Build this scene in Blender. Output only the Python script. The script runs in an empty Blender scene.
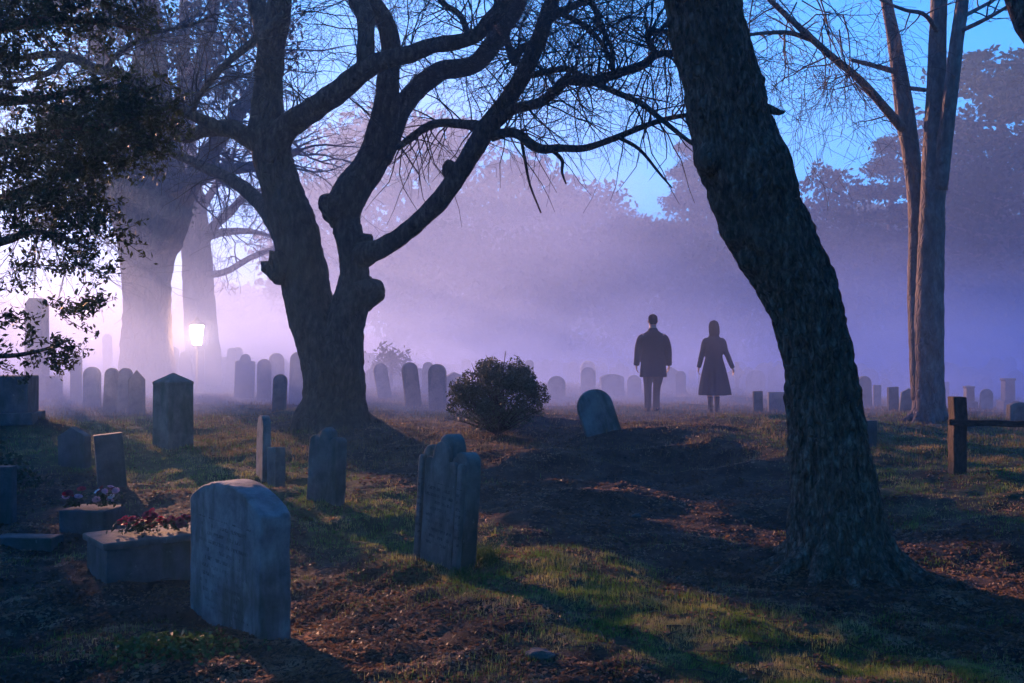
import bpy, bmesh, math, random
import numpy as np
from mathutils import Vector, Matrix
random.seed(7); RNG = np.random.default_rng(11)
C = bpy.context.scene.collection
SC = bpy.context.scene
PI = math.pi; R = math.radians

# ------------------------------------------------------------------ camera
CAMZ = 1.6; F = 995.0; TP = 8.5 / F
cam = bpy.data.cameras.new('camera'); camo = bpy.data.objects.new('camera', cam); C.objects.link(camo)
camo.location = (0, 0, CAMZ); camo.rotation_euler = (PI / 2 + math.atan(TP), 0, 0)
cam.sensor_width = 36; cam.lens = F / 1024 * 36; cam.clip_end = 2000; cam.clip_start = .05
SC.camera = camo
_a = math.atan(TP)
def ray(px, py):
    cx = (px - 512) / F; cy = (341.5 - py) / F
    return np.array([cx, math.cos(_a) - cy * math.sin(_a), math.sin(_a) + cy * math.cos(_a)])
def P(px, py, D):
    return np.array([0, 0, CAMZ]) + ray(px, py) * D

# ------------------------------------------------------------------ noise
def _hash(ix, iy, iz, seed):
    n = (ix * 374761393 + iy * 668265263 + iz * 2147483647 + seed * 974634777) & 0xffffffff
    n = ((n ^ (n >> 13)) * 1274126177) & 0xffffffff
    n = (n ^ (n >> 16)) & 0xffffffff
    return n / 4294967295.0
def vnoise(x, y, z=None, seed=0):
    x = np.asarray(x, float); y = np.asarray(y, float)
    z = np.zeros_like(x) if z is None else np.asarray(z, float)
    x, y, z = np.broadcast_arrays(x, y, z)
    ix = np.floor(x).astype(np.int64); iy = np.floor(y).astype(np.int64); iz = np.floor(z).astype(np.int64)
    fx = x - ix; fy = y - iy; fz = z - iz
    fx = fx * fx * (3 - 2 * fx); fy = fy * fy * (3 - 2 * fy); fz = fz * fz * (3 - 2 * fz)
    r = 0
    for dx in (0, 1):
        for dy in (0, 1):
            for dz in (0, 1):
                w = (fx if dx else 1 - fx) * (fy if dy else 1 - fy) * (fz if dz else 1 - fz)
                r = r + w * _hash(ix + dx, iy + dy, iz + dz, seed)
    return r * 2 - 1
def sstep(a, b, x):
    t = np.clip((np.asarray(x, float) - a) / (b - a), 0, 1); return t * t * (3 - 2 * t)

# ------------------------------------------------------------------ terrain height
def H(x, y):
    x = np.asarray(x, float); y = np.asarray(y, float)
    h = .45 * sstep(6.5, 17, y)
    h = h + .35 * sstep(-5, -14, x) * sstep(14, 34, y)
    # the bank falls away towards the near left corner
    h = h - .12 * sstep(.4, -1.6, x) * sstep(9.6, 5.6, y)
    h = h - .22 * sstep(-4, -9, x) * sstep(10, 5, y)
    # hollow of the trodden path to the right of the bank
    c = .2 + .34 * (14 - y)
    h = h - .13 * np.exp(-((x - c - .9) / 1.1) ** 2) * sstep(5, 9, y) * sstep(17, 12, y)
    near = sstep(40, 14, y)
    h = h + .09 * vnoise(x * .55 + 3, y * .55, seed=3) * sstep(3, 8, y) * near
    pm = np.exp(-((x - 1.2) / 3.2) ** 2) * sstep(8, 10, y) * sstep(18, 14, y)
    rd = 1 - np.abs(vnoise(x * .5 + y * .15, y * .95 + 7, seed=5))
    h = h + pm * .17 * (rd ** 2 - .4)
    h = h + .045 * vnoise(x * 1.7, y * 1.9, seed=9) * near
    h = h + .024 * vnoise(x * 5.1, y * 5.3, seed=12) * sstep(30, 10, y)
    h = h + .010 * vnoise(x * 14, y * 14, seed=13) * sstep(16, 8, y)
    h = h + .22 * vnoise(x * .09, y * .11, seed=21) * sstep(16, 30, y)
    h = h + 2.6 * sstep(72, 108, y) + 2.0 * sstep(60, 84, np.abs(x))
    # root mounds
    h = h + .16 * np.exp(-(((x - 2.5) / .9) ** 2 + ((y - 7.3) / .8) ** 2))
    h = h + .08 * np.exp(-(((x + 2.85) / 1.1) ** 2 + ((y - 15.9) / 1.2) ** 2))
    h = h + .3 * np.exp(-(((x + 7.3) / 1.1) ** 2 + ((y - 14.2) / 1.0) ** 2))
    return h
def Hs(x, y): return float(H(x, y))
def G(px, py):
    r = ray(px, py); o = np.array([0, 0, CAMZ])
    t = np.concatenate([np.arange(3, 30, .02), np.arange(30, 130, .1)])
    p = o[None] + r[None] * t[:, None]
    d = p[:, 2] - H(p[:, 0], p[:, 1])
    k = np.argmax(d < 0)
    if d[k] >= 0: k = len(t) - 1
    return p[k]

# ------------------------------------------------------------------ object helpers
def link_mesh(name, me, mat, parent=None, smooth=True):
    if smooth:
        me.polygons.foreach_set('use_smooth', [True] * len(me.polygons))
    if mat is not None: me.materials.append(mat)
    o = bpy.data.objects.new(name, me); C.objects.link(o)
    if parent is not None: o.parent = parent
    return o
def np_mesh(name, V, faces_flat, per, mat, parent=None, smooth=True):
    V = np.asarray(V, np.float32).reshape(-1, 3); Fc = np.asarray(faces_flat, np.int32).reshape(-1, per)
    if parent is not None: V = V - np.array(parent['_o'], np.float32)
    me = bpy.data.meshes.new(name)
    me.vertices.add(len(V)); me.vertices.foreach_set('co', V.ravel())
    me.loops.add(Fc.size); me.loops.foreach_set('vertex_index', Fc.ravel())
    me.polygons.add(len(Fc)); me.polygons.foreach_set('loop_start', np.arange(0, Fc.size, per, dtype=np.int32))
    me.polygons.foreach_set('loop_total', np.full(len(Fc), per, np.int32))
    me.update(calc_edges=True); me.validate()
    return link_mesh(name, me, mat, parent, smooth)
def thing(name, loc, label, cat, group=None, rz=0):
    o = bpy.data.objects.new(name, None); C.objects.link(o)
    o.location = [float(v) for v in loc]; o.rotation_euler = (0, 0, rz); o.empty_display_size = .2
    o['label'] = label; o['category'] = cat
    if group: o['group'] = group
    o['_o'] = [float(v) for v in loc]
    return o
def tag(o, label=None, cat=None, group=None, kind=None):
    if label: o['label'] = label
    if cat: o['category'] = cat
    if group: o['group'] = group
    if kind: o['kind'] = kind
    return o

class MB:      # collects numpy pieces (quads) into ONE mesh, in world coordinates
    def __init__(s): s.v = []; s.f = []; s.n = 0
    def add(s, v, f):
        s.v.append(np.asarray(v, float)); s.f.append(np.asarray(f, int) + s.n); s.n += len(v)
    def build(s, name, mat, parent=None, smooth=True):
        return np_mesh(name, np.concatenate(s.v), np.concatenate(s.f).ravel(), s.f[0].shape[1], mat, parent, smooth)

def catmull(pts, sub):
    pts = np.asarray(pts, float); n = len(pts)
    Q = np.vstack([2 * pts[0] - pts[1], pts, 2 * pts[-1] - pts[-2]])
    out = []
    for i in range(n - 1):
        p0, p1, p2, p3 = Q[i], Q[i + 1], Q[i + 2], Q[i + 3]
        for k in range(sub):
            t = k / sub
            out.append(.5 * ((2 * p1) + (-p0 + p2) * t + (2 * p0 - 5 * p1 + 4 * p2 - p3) * t * t + (-p0 + 3 * p1 - 3 * p2 + p3) * t ** 3))
    out.append(pts[-1]); return np.array(out)
def tube(mb, pts, rad, n=8, sub=1, rough=0., ridge=0., cap=True, seed=0, knots=0):
    pr = np.column_stack([np.asarray(pts, float), np.asarray(rad, float)])
    if sub > 1: pr = catmull(pr, sub)
    p = pr[:, :3]; r = np.maximum(pr[:, 3], 1e-4); m = len(p)
    T = np.gradient(p, axis=0); T /= np.linalg.norm(T, axis=1)[:, None] + 1e-12
    ref = np.array([1., 0, 0]) if abs(T[0][0]) < .9 else np.array([0, 1., 0])
    U = np.zeros_like(p); u = ref - T[0] * ref.dot(T[0]); u /= np.linalg.norm(u)
    for i in range(m):
        u = u - T[i] * u.dot(T[i]); u /= np.linalg.norm(u); U[i] = u
    W = np.cross(T, U)
    a = np.linspace(0, 2 * PI, n, endpoint=False)
    rr = np.repeat(r[:, None], n, 1)
    s = np.concatenate([[0], np.cumsum(np.linalg.norm(np.diff(p, axis=0), axis=1))])
    if rough or ridge:
        ca, sa = np.cos(a)[None], np.sin(a)[None]; S = s[:, None]
        rm = max(r.mean(), .02)
        q = .7 * vnoise(ca * 1.4 + 0 * S, sa * 1.4 + 0 * S, S / rm * .5, seed=seed + 1) + .5 * vnoise(ca * 3 + 0 * S, sa * 3 + 0 * S, S / rm * 1.3, seed=seed + 2)
        rr = rr * (1 + rough * q)
        if ridge:
            w = 1 - np.abs(vnoise(ca * 7 + .6 * vnoise(ca * 2 + 0 * S, sa * 2 + 0 * S, S * 2.2, seed=3), sa * 7 + 0 * S, S * 4.5, seed=seed + 4)) * 1.6
            w2 = vnoise(ca * 15 + 0 * S, sa * 15 + 0 * S, S * 12, seed=seed + 6)
            rr = rr + ridge * (w * .8 + w2 * .7)
    V = p[:, None] + (np.cos(a)[None, :, None] * U[:, None] + np.sin(a)[None, :, None] * W[:, None]) * rr[..., None]
    V = V.reshape(-1, 3)
    i = np.arange(m - 1)[:, None]; j = np.arange(n)[None]; j2 = (j + 1) % n
    Fq = np.stack([i * n + j + 0 * i, i * n + j2, (i + 1) * n + j2, (i + 1) * n + j], -1).reshape(-1, 4)
    if cap and n >= 4:
        V = np.vstack([V, p[0], p[-1]]); c0 = m * n; c1 = c0 + 1
        k = np.arange(0, n, 2)
        f0 = np.column_stack([np.full(len(k), c0), (k + 2) % n, (k + 1) % n, k]); f1 = np.column_stack([np.full(len(k), c1), (m - 1) * n + k, (m - 1) * n + (k + 1) % n, (m - 1) * n + (k + 2) % n])
        Fq = np.vstack([Fq, f0, f1])
    mb.add(V, Fq)

def crown_pts(lobes, n, gap=.1, gs=1.0, seed=0, shell=.45):
    out = []
    vol = np.array([l[1][0] * l[1][1] * l[1][2] for l in lobes]) ** .75; vol = vol / vol.sum()
    for (c, r_), f_ in zip(lobes, vol):
        k = int(n * f_) + 8; d = RNG.normal(size=(k, 3)); d /= np.linalg.norm(d, axis=1)[:, None]
        q = (shell + (1 - shell) * RNG.random(k) ** .6)[:, None]
        p = np.array(c) + d * q * np.array(r_) * (1 + .25 * vnoise(d[:, 0] * 2.2 + c[0], d[:, 1] * 2.2, d[:, 2] * 2.2 + c[2], seed=seed))[:, None]
        out.append(p)
    p = np.concatenate(out)
    g_ = vnoise(p[:, 0] / gs, p[:, 1] / gs, p[:, 2] / gs, seed=seed + 1) + .5 * vnoise(p[:, 0] / gs * 2.3, p[:, 1] / gs * 2.3, p[:, 2] / gs * 2.3, seed=seed + 2)
    return p[g_ > gap]
ZMIN = -9
def rv(s=1.): return np.array([random.gauss(0, s), random.gauss(0, s), random.gauss(0, s)])
def unit(v): return v / (np.linalg.norm(v) + 1e-12)
def grow(mb, p, d, L, r, depth, droop=0., wob=.22, kids=(3, 5), n=3, minr=.0025):
    if p[2] < ZMIN: return
    m = 6; pts = [p]; rad = [r]; d = unit(d)
    for i in range(m):
        d = unit(d + rv(wob) + np.array([0, 0, -droop])); p = p + d * L / m
        pts.append(p); rad.append(max(minr, r * (1 - .75 * (i + 1) / m)))
        if depth > 0 and i >= 1:
            for _ in range(random.choice((1, 1, 2)) if depth > 1 else 1):
                if random.random() < kids[0] / kids[1]:
                    side = unit(np.cross(d, rv())); dd = unit(d * random.uniform(.45, .9) + side * random.uniform(.4, .9))
                    grow(mb, p, dd, L * random.uniform(.35, .68), max(minr, rad[-1] * .6), depth - 1, droop, wob, kids, n, minr)
    tube(mb, pts, rad, n=n, cap=False)

def leaves(mb, cen, size, aspect=.5, flat=0.):
    cen = np.asarray(cen, float); N = len(cen)
    d = RNG.normal(size=(N, 3)); d[:, 2] *= (1 - flat); d /= np.linalg.norm(d, axis=1)[:, None]
    e = RNG.normal(size=(N, 3)); e -= d * (e * d).sum(1)[:, None]; e /= np.linalg.norm(e, axis=1)[:, None]
    nn = np.cross(d, e)
    s = size * RNG.uniform(.6, 1.3, N)[:, None]
    a = cen - d * s; b = cen + e * s * aspect + nn * s * .12; c = cen + d * s; f = cen - e * s * aspect + nn * s * .12
    V = np.stack([a, b, c, f], 1).reshape(-1, 3)
    mb.add(V, np.arange(4 * N).reshape(-1, 4))

# ------------------------------------------------------------------ materials
def mat(name, rough=.9, spec=.2):
    m = bpy.data.materials.new(name); m.use_nodes = True; nt = m.node_tree
    b = nt.nodes['Principled BSDF']; b.inputs['Roughness'].default_value = rough; b.inputs['Specular IOR Level'].default_value = spec
    return m, nt, b
def N(nt, t, **kw):
    n = nt.nodes.new(t)
    for k, v in kw.items():
        if hasattr(n, k) and k not in n.inputs: setattr(n, k, v)
        else: n.inputs[k].default_value = v
    return n
def coords(nt, scale=(1, 1, 1), kind='Object'):
    tc = N(nt, 'ShaderNodeTexCoord'); mp = N(nt, 'ShaderNodeMapping'); mp.inputs['Scale'].default_value = scale
    nt.links.new(tc.outputs[kind], mp.inputs['Vector']); return mp.outputs['Vector']
def noise(nt, vec, scale, detail=6, rough=.6):
    n = N(nt, 'ShaderNodeTexNoise'); n.inputs['Scale'].default_value = scale; n.inputs['Detail'].default_value = detail; n.inputs['Roughness'].default_value = rough
    nt.links.new(vec, n.inputs['Vector']); return n.outputs['Fac']
def ramp(nt, fac, stops):
    r = N(nt, 'ShaderNodeValToRGB'); cr = r.color_ramp
    while len(cr.elements) < len(stops): cr.elements.new(.5)
    for e, (p, c) in zip(cr.elements, stops):
        e.position = p; e.color = (*c, 1) if len(c) == 3 else c
    nt.links.new(fac, r.inputs['Fac']); return r.outputs['Color']
def mixc(nt, fac, a, b, mode='MIX'):
    m = N(nt, 'ShaderNodeMix'); m.data_type = 'RGBA'; m.blend_type = mode
    for v, i in ((fac, 0), (a, 6), (b, 7)):
        if hasattr(v, 'type') or hasattr(v, 'is_linked'): nt.links.new(v, m.inputs[i])
        else: m.inputs[i].default_value = v if i == 0 else (*v, 1)
    return m.outputs[2]
def math_(nt, op, a, b=None):
    m = N(nt, 'ShaderNodeMath'); m.operation = op
    for v, i in ((a, 0), (b, 1)):
        if v is None: continue
        if hasattr(v, 'is_linked'): nt.links.new(v, m.inputs[i])
        else: m.inputs[i].default_value = v
    return m.outputs[0]
def bump(nt, b, h, dist, strength=1., prev=None):
    n = N(nt, 'ShaderNodeBump'); n.inputs['Distance'].default_value = dist; n.inputs['Strength'].default_value = strength
    nt.links.new(h, n.inputs['Height'])
    if prev is not None: nt.links.new(prev, n.inputs['Normal'])
    nt.links.new(n.outputs['Normal'], b.inputs['Normal']); return n.outputs['Normal']

def bark(name, c1, c2, c3, sc=1., dist=.02):
    m, nt, b = mat(name, .95, .1)
    v = coords(nt, (9 * sc, 9 * sc, 3.6 * sc)); n1 = noise(nt, v, 1.6, 8, .65)
    vo = N(nt, 'ShaderNodeTexVoronoi'); vo.feature = 'DISTANCE_TO_EDGE'; vo.inputs['Scale'].default_value = 1.5
    w = N(nt, 'ShaderNodeVectorMath'); w.operation = 'ADD'
    nz = N(nt, 'ShaderNodeTexNoise'); nz.inputs['Scale'].default_value = .9; nt.links.new(v, nz.inputs['Vector'])
    nt.links.new(v, w.inputs[0]); nt.links.new(nz.outputs['Color'], w.inputs[1]); nt.links.new(w.outputs[0], vo.inputs['Vector'])
    crack = ramp(nt, vo.outputs['Distance'], [(0, (0, 0, 0)), (.16, (1, 1, 1))])
    n3 = noise(nt, coords(nt), .9 * sc, 4)
    col = ramp(nt, n1, [(.3, c1), (.52, c2), (.72, c3)])
    col = mixc(nt, ramp(nt, n3, [(.45, (0, 0, 0)), (.7, (.5, .5, .5))]), col, (.035, .042, .03))
    col = mixc(nt, math_(nt, 'MULTIPLY_ADD', crack, 1.0), col, col)
    nt.links.new(col, b.inputs['Base Color'])
    hgt = math_(nt, 'ADD', math_(nt, 'MULTIPLY', crack, .6), n1)
    bump(nt, b, hgt, dist); return m
def stone(name, c1, c2, c3, text=None, dist=.014):
    m, nt, b = mat(name, .85, .25)
    v = coords(nt); n1 = noise(nt, v, 5, 8, .65); n2 = noise(nt, v, 38, 4, .7); n3 = noise(nt, coords(nt, (2.5, 2.5, .8)), 2.2, 5, .6)
    col = ramp(nt, n1, [(.32, c1), (.5, c2), (.7, c3)])
    col = mixc(nt, ramp(nt, n3, [(.46, (0, 0, 0)), (.64, (.85, .85, .85))]), col, (.035, .042, .03))       # moss and dirt runs
    vo = N(nt, 'ShaderNodeTexVoronoi'); vo.inputs['Scale'].default_value = 11; nt.links.new(v, vo.inputs['Vector'])
    li = ramp(nt, noise(nt, v, 14, 6, .7), [(.62, (0, 0, 0)), (.68, (.5, .5, .5))])
    li = mixc(nt, ramp(nt, noise(nt, v, 3.3, 3), [(.5, (0, 0, 0)), (.6, (1, 1, 1))]), (0, 0, 0), li)
    col = mixc(nt, li, col, (.24, .25, .21))
    hgt = math_(nt, 'ADD', n1, math_(nt, 'MULTIPLY', n2, .5))
    if text:                                   # worn, unreadable rows of carved strokes on the front face
        xw, z0, z1, row = text
        tc = N(nt, 'ShaderNodeTexCoord'); sx = N(nt, 'ShaderNodeSeparateXYZ'); nt.links.new(tc.outputs['Object'], sx.inputs[0])
        x, y, z = sx.outputs
        k = math_(nt, 'FLOOR', math_(nt, 'DIVIDE', z, row)); fr = math_(nt, 'FRACT', math_(nt, 'DIVIDE', z, row))
        band = math_(nt, 'MULTIPLY', math_(nt, 'GREATER_THAN', fr, .28), math_(nt, 'LESS_THAN', fr, .72))
        cv = N(nt, 'ShaderNodeCombineXYZ'); nt.links.new(math_(nt, 'MULTIPLY', x, 105.), cv.inputs[0]); nt.links.new(math_(nt, 'MULTIPLY', k, 7.31), cv.inputs[1]); nt.links.new(math_(nt, 'MULTIPLY', z, 45.), cv.inputs[2])
        st = math_(nt, 'GREATER_THAN', noise(nt, cv.outputs[0], 1., 1, .5), .47)
        wv = N(nt, 'ShaderNodeCombineXYZ'); nt.links.new(math_(nt, 'MULTIPLY', x, 14.), wv.inputs[0]); nt.links.new(math_(nt, 'MULTIPLY', k, 3.7), wv.inputs[1])
        wd = math_(nt, 'GREATER_THAN', noise(nt, wv.outputs[0], 1., 0, .5), .42)
        lw = math_(nt, 'MULTIPLY', math_(nt, 'FRACT', math_(nt, 'MULTIPLY', k, .618)), .35)
        inx = math_(nt, 'LESS_THAN', math_(nt, 'ABSOLUTE', x), math_(nt, 'MULTIPLY', math_(nt, 'SUBTRACT', 1., lw), xw))
        inz = math_(nt, 'MULTIPLY', math_(nt, 'GREATER_THAN', z, z0), math_(nt, 'LESS_THAN', z, z1))
        g = N(nt, 'ShaderNodeNewGeometry')
        msk = band
        for q in (st, wd, inx, inz, math_(nt, 'LESS_THAN', y, -.01)): msk = math_(nt, 'MULTIPLY', msk, q)
        msk = math_(nt, 'MULTIPLY', msk, ramp(nt, noise(nt, v, 4., 2), [(.35, (.25, .25, .25)), (.6, (1, 1, 1))]))
        col = mixc(nt, math_(nt, 'MULTIPLY', msk, .85), col, (.025, .027, .026))
        hgt = math_(nt, 'SUBTRACT', hgt, math_(nt, 'MULTIPLY', msk, 1.6))
    nt.links.new(col, b.inputs['Base Color']); bump(nt, b, hgt, dist); return m
def leafmat(name, c1, c2, trans=.35, sc=3., rough=.6):
    m, nt, b = mat(name, rough, .3 if trans > .16 else .02)
    col = ramp(nt, noise(nt, coords(nt), sc, 3), [(.3, c1), (.7, c2)])
    nt.links.new(col, b.inputs['Base Color'])
    t = N(nt, 'ShaderNodeBsdfTranslucent'); nt.links.new(col, t.inputs['Color'])
    mx = N(nt, 'ShaderNodeMixShader'); mx.inputs[0].default_value = trans
    nt.links.new(b.outputs[0], mx.inputs[1]); nt.links.new(t.outputs[0], mx.inputs[2])
    nt.links.new(mx.outputs[0], nt.nodes['Material Output'].inputs['Surface']); return m
def plain(name, c, rough=.85, var=.25, sc=30, bumpd=.001, spec=.2):
    m, nt, b = mat(name, rough, spec)
    n = noise(nt, coords(nt), sc, 4)
    nt.links.new(ramp(nt, n, [(.3, tuple(k * (1 - var) for k in c)), (.7, tuple(k * (1 + var) for k in c))]), b.inputs['Base Color'])
    bump(nt, b, n, bumpd); return m

M_bark_near = bark('bark_dark', (.03, .018, .014), (.14, .088, .064), (.34, .24, .18), 1.8, .035)
M_bark_oak = bark('bark_brown', (.02, .014, .012), (.06, .043, .036), (.12, .09, .075), 1., .03)
M_bark_pale = bark('bark_pale', (.06, .045, .045), (.12, .095, .095), (.2, .165, .16), .8, .02)
M_bark_far = bark('bark_far', (.03, .025, .025), (.06, .05, .05), (.1, .085, .08), .5, .04)
M_twig = plain('twig_bark', (.035, .028, .026), .95)
M_st_blue = stone('stone_slate_grey', (.06, .065, .07), (.13, .14, .145), (.23, .235, .235), (.4, .13, .7, .052))
M_st_mid = stone('stone_sandstone', (.07, .062, .056), (.125, .112, .102), (.19, .17, .155), (.2, .14, .62, .05))
M_st_a = stone('stone_plain_grey', (.08, .077, .074), (.14, .133, .127), (.2, .187, .175))
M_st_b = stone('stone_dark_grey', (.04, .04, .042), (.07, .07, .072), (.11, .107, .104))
M_st_c = stone('stone_brown_grey', (.06, .05, .044), (.105, .092, .083), (.16, .14, .125))
M_wood = bark('weathered_wood', (.03, .022, .02), (.07, .05, .043), (.11, .085, .07), 2., .006)
M_leaf_near = leafmat('leaf_dark_evergreen', (.012, .02, .008), (.045, .06, .022), .2, 4)
M_leaf_bush = leafmat('leaf_bush', (.025, .035, .02), (.06, .075, .04), .2, 3)
M_leaf_far = leafmat('leaf_far_tree', (.012, .018, .012), (.03, .038, .024), .03, .3, 1.)
M_leaf_ced = leafmat('leaf_cedar', (.008, .014, .013), (.02, .03, .024), .02, .3, 1.)
M_ivy = leafmat('leaf_low_green', (.02, .05, .012), (.07, .12, .03), .3, 9)

# ground
m, nt, b = mat('ground_earth_and_turf', .95, .1); M_ground = m
v = coords(nt); n1 = noise(nt, v, .55, 5, .6); n2 = noise(nt, v, 3.2, 7, .65); n3 = noise(nt, v, 26, 6, .75)
earth = ramp(nt, n2, [(.3, (.022, .013, .010)), (.5, (.075, .042, .03)), (.72, (.17, .1, .07))])
turf = ramp(nt, n2, [(.3, (.028, .036, .014)), (.5, (.085, .08, .034)), (.72, (.17, .135, .07))])
at = N(nt, 'ShaderNodeAttribute'); at.attribute_name = 'turf'
fac = math_(nt, 'ADD', at.outputs['Fac'], math_(nt, 'MULTIPLY_ADD', n3, .5)); 
fac = ramp(nt, math_(nt, 'ADD', at.outputs['Fac'], math_(nt, 'MULTIPLY', math_(nt, 'SUBTRACT', n2, .5), .9)), [(.35, (0, 0, 0)), (.65, (1, 1, 1))])
col = mixc(nt, fac, earth, turf)
col = mixc(nt, ramp(nt, n3, [(.4, (.55, .55, .55)), (.75, (0, 0, 0))]), col, (.02, .016, .013))
nt.links.new(col, b.inputs['Base Color'])
p0 = bump(nt, b, n3, .03); bump(nt, b, n2, .05, 1., p0)
def grassmat(name, stops):
    m, nt, b = mat(name, .6, .25)
    col = ramp(nt, noise(nt, coords(nt), 2.6, 6, .7), stops)
    nt.links.new(col, b.inputs['Base Color'])
    t = N(nt, 'ShaderNodeBsdfTranslucent'); nt.links.new(col, t.inputs['Color'])
    mx = N(nt, 'ShaderNodeMixShader'); mx.inputs[0].default_value = .45
    nt.links.new(b.outputs[0], mx.inputs[1]); nt.links.new(t.outputs[0], mx.inputs[2])
    nt.links.new(mx.outputs[0], nt.nodes['Material Output'].inputs['Surface']); return m
M_grass = grassmat('grass_blades', [(.34, (.03, .08, .012)), (.46, (.11, .19, .035)), (.56, (.30, .27, .09)), (.72, (.44, .33, .15))])  # real grass tones, with the gold lightened to carry the sunlit strip
M_grass_far = grassmat('grass_dry', [(.36, (.06, .055, .025)), (.52, (.16, .115, .06)), (.7, (.26, .18, .11))])
M_litter = grassmat('dead_leaves', [(.35, (.05, .03, .02)), (.5, (.13, .075, .045)), (.64, (.28, .17, .11))])

# ------------------------------------------------------------------ the ground
def turf_amount(x, y):
    x = np.asarray(x, float); y = np.asarray(y, float)
    c = -1.75 + .76 * (9.4 - y)                         # grassy bank, far left to near right; its turf colour also paints the sunlit strip
    w = 1.05 + .14 * np.maximum(y - 8, 0)
    bank = np.exp(-((x - c) / w) ** 2 * 1.0)
    far = sstep(14.5, 19, y) * .75
    rightside = sstep(2.5, 4.2, x) * sstep(7.5, 10, y) * .8
    leftfar = sstep(-3, -4.5, x) * sstep(10, 12, y) * .7
    t = np.maximum.reduce([bank, far + 0 * x, rightside, leftfar])
    return np.clip(t + .3 * vnoise(x * .9, y * .9, seed=31) + .3 * vnoise(x * 3.2, y * 3.2, seed=32) - .05, 0, 1)
def axis(segs):
    out = []
    for a, b_, st in segs: out.append(np.arange(a, b_, st))
    return np.concatenate(out)
xs = axis([(-84, -40, 2.), (-40, -14, .8), (-14, -6, .2), (-6, 6, .045), (6, 14, .2), (14, 40, .8), (40, 85, 2.)])
ys = axis([(-36, -4, 2.), (-4, 3.5, .4), (3.5, 11, .04), (11, 18, .07), (18, 30, .25), (30, 60, .8), (60, 111.5, 1.5)])
X, Y = np.meshgrid(xs, ys); Z = H(X, Y); nx, ny = len(xs), len(ys)
V = np.stack([X, Y, Z], -1).reshape(-1, 3)
i = np.arange(ny - 1)[:, None]; j = np.arange(nx - 1)[None]
Fq = np.stack([i * nx + j, i * nx + j + 1, (i + 1) * nx + j + 1, (i + 1) * nx + j], -1).reshape(-1, 4)
g = np_mesh('ground', V, Fq.ravel(), 4, M_ground)
at = g.data.attributes.new('turf', 'FLOAT', 'POINT'); at.data.foreach_set('value', turf_amount(V[:, 0], V[:, 1]).astype(np.float32))
tag(g, kind='structure')

def blades(name, n, y0, y1, hmin, hmax, wid, matl, dens, label, cat, lean=.5):
    y = y0 + (y1 - y0) * RNG.random(n * 3) ** 1.0
    # denser towards the viewer so that the cover looks even on screen
    u = RNG.random(n * 3); y = 1 / (1 / y0 + (1 / y1 - 1 / y0) * u)
    x = (RNG.random(n * 3) * 2 - 1) * (y * .56 + .5)
    p = dens(x, y); cl = .5 + .7 * vnoise(x * 7, y * 7, seed=41) + .35 * vnoise(x * 21, y * 21, seed=42)
    keep = RNG.random(n * 3) < np.clip(p * cl * 1.5, 0, 1)
    x = x[keep][:n]; y = y[keep][:n]; k = len(x); z = H(x, y) - .005
    hh = RNG.uniform(hmin, hmax, k) * (1 + .5 * vnoise(x * 3, y * 3, seed=43)) * (1 + .02 * y)
    az = RNG.random(k) * 2 * PI; ln = np.abs(RNG.normal(0, lean, k))
    d = np.stack([np.cos(az), np.sin(az), 0 * az], -1); s = np.stack([-np.sin(az + .7), np.cos(az + .7), 0 * az], -1)
    w = (wid * (y / 7) * RNG.uniform(.6, 1.4, k))[:, None]
    p0 = np.stack([x, y, z], -1); up = np.array([0, 0, 1.])
    c = np.cos(np.minimum(ln, 1.4))[:, None]; si = np.sin(np.minimum(ln, 1.4))[:, None]; hh = hh[:, None]
    p1 = p0 + up * hh * .6 * (c * .5 + .5) + d * hh * .35 * si; p2 = p1 + up * hh * .5 * c + d * hh * .6 * si
    V = np.stack([p0 - s * w, p0 + s * w, p1 + s * w * .7, p1 - s * w * .7, p2 + s * w * .12, p2 - s * w * .12], 1).reshape(-1, 3)
    b0 = (np.arange(k) * 6)[:, None]
    Fq = np.concatenate([b0 + np.array([[0, 1, 2, 3]]), b0 + np.array([[3, 2, 4, 5]])], 0)
    o = np_mesh(name, V, Fq.ravel(), 4, matl, None, True)
    return tag(o, label, cat, None, 'stuff')
blades('grass', 170000, 4.3, 17, .01, .036, .0021, M_grass, lambda x, y: turf_amount(x, y) ** 1.5, 'short patchy green and dry golden grass on the low bank', 'grass')
blades('dry_grass', 70000, 12, 60, .025, .06, .0026, M_grass_far, lambda x, y: .25 + .75 * turf_amount(x, y), 'thin dry grass over the misty burial ground', 'grass')
# fallen leaves
n = 130000
u = RNG.random(n); y = 1 / (1 / 4.3 + (1 / 20. - 1 / 4.3) * u); x = (RNG.random(n) * 2 - 1) * (y * .56 + .5)
kp = RNG.random(n) < np.clip((1.15 - turf_amount(x, y)) * (.65 + .6 * vnoise(x * 2.3, y * 2.3, seed=51)), .06, 1); x = x[kp]; y = y[kp]
mb = MB(); leaves(mb, np.stack([x, y, H(x, y) + .006], -1), (.011 + .0009 * y)[:, None] * 1., .55, .75)
tag(mb.build('leaf_litter', M_litter), 'brown fallen leaves and twigs strewn over the bare earth', 'fallen leaves', None, 'stuff')

mb = MB()
for k in range(900):
    y = 1 / random.uniform(1 / 16, 1 / 4.5); x = random.uniform(-1, 1) * (y * .54); a = random.random() * PI; L = random.uniform(.04, .2); z = Hs(x, y) + .008
    dx, dy = math.cos(a) * L, math.sin(a) * L; q = [np.array([x, y, z]), np.array([x + dx * .5 + random.gauss(0, .008), y + dy * .5, Hs(x + dx * .5, y + dy * .5) + .014]), np.array([x + dx, y + dy, Hs(x + dx, y + dy) + .008])]
    tube(mb, q, [.0035, .003, .0015], 4, cap=False)
tag(mb.build('fallen_twigs', M_twig), 'thin fallen twigs scattered among the leaves on the ground', 'twigs', None, 'stuff')
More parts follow.
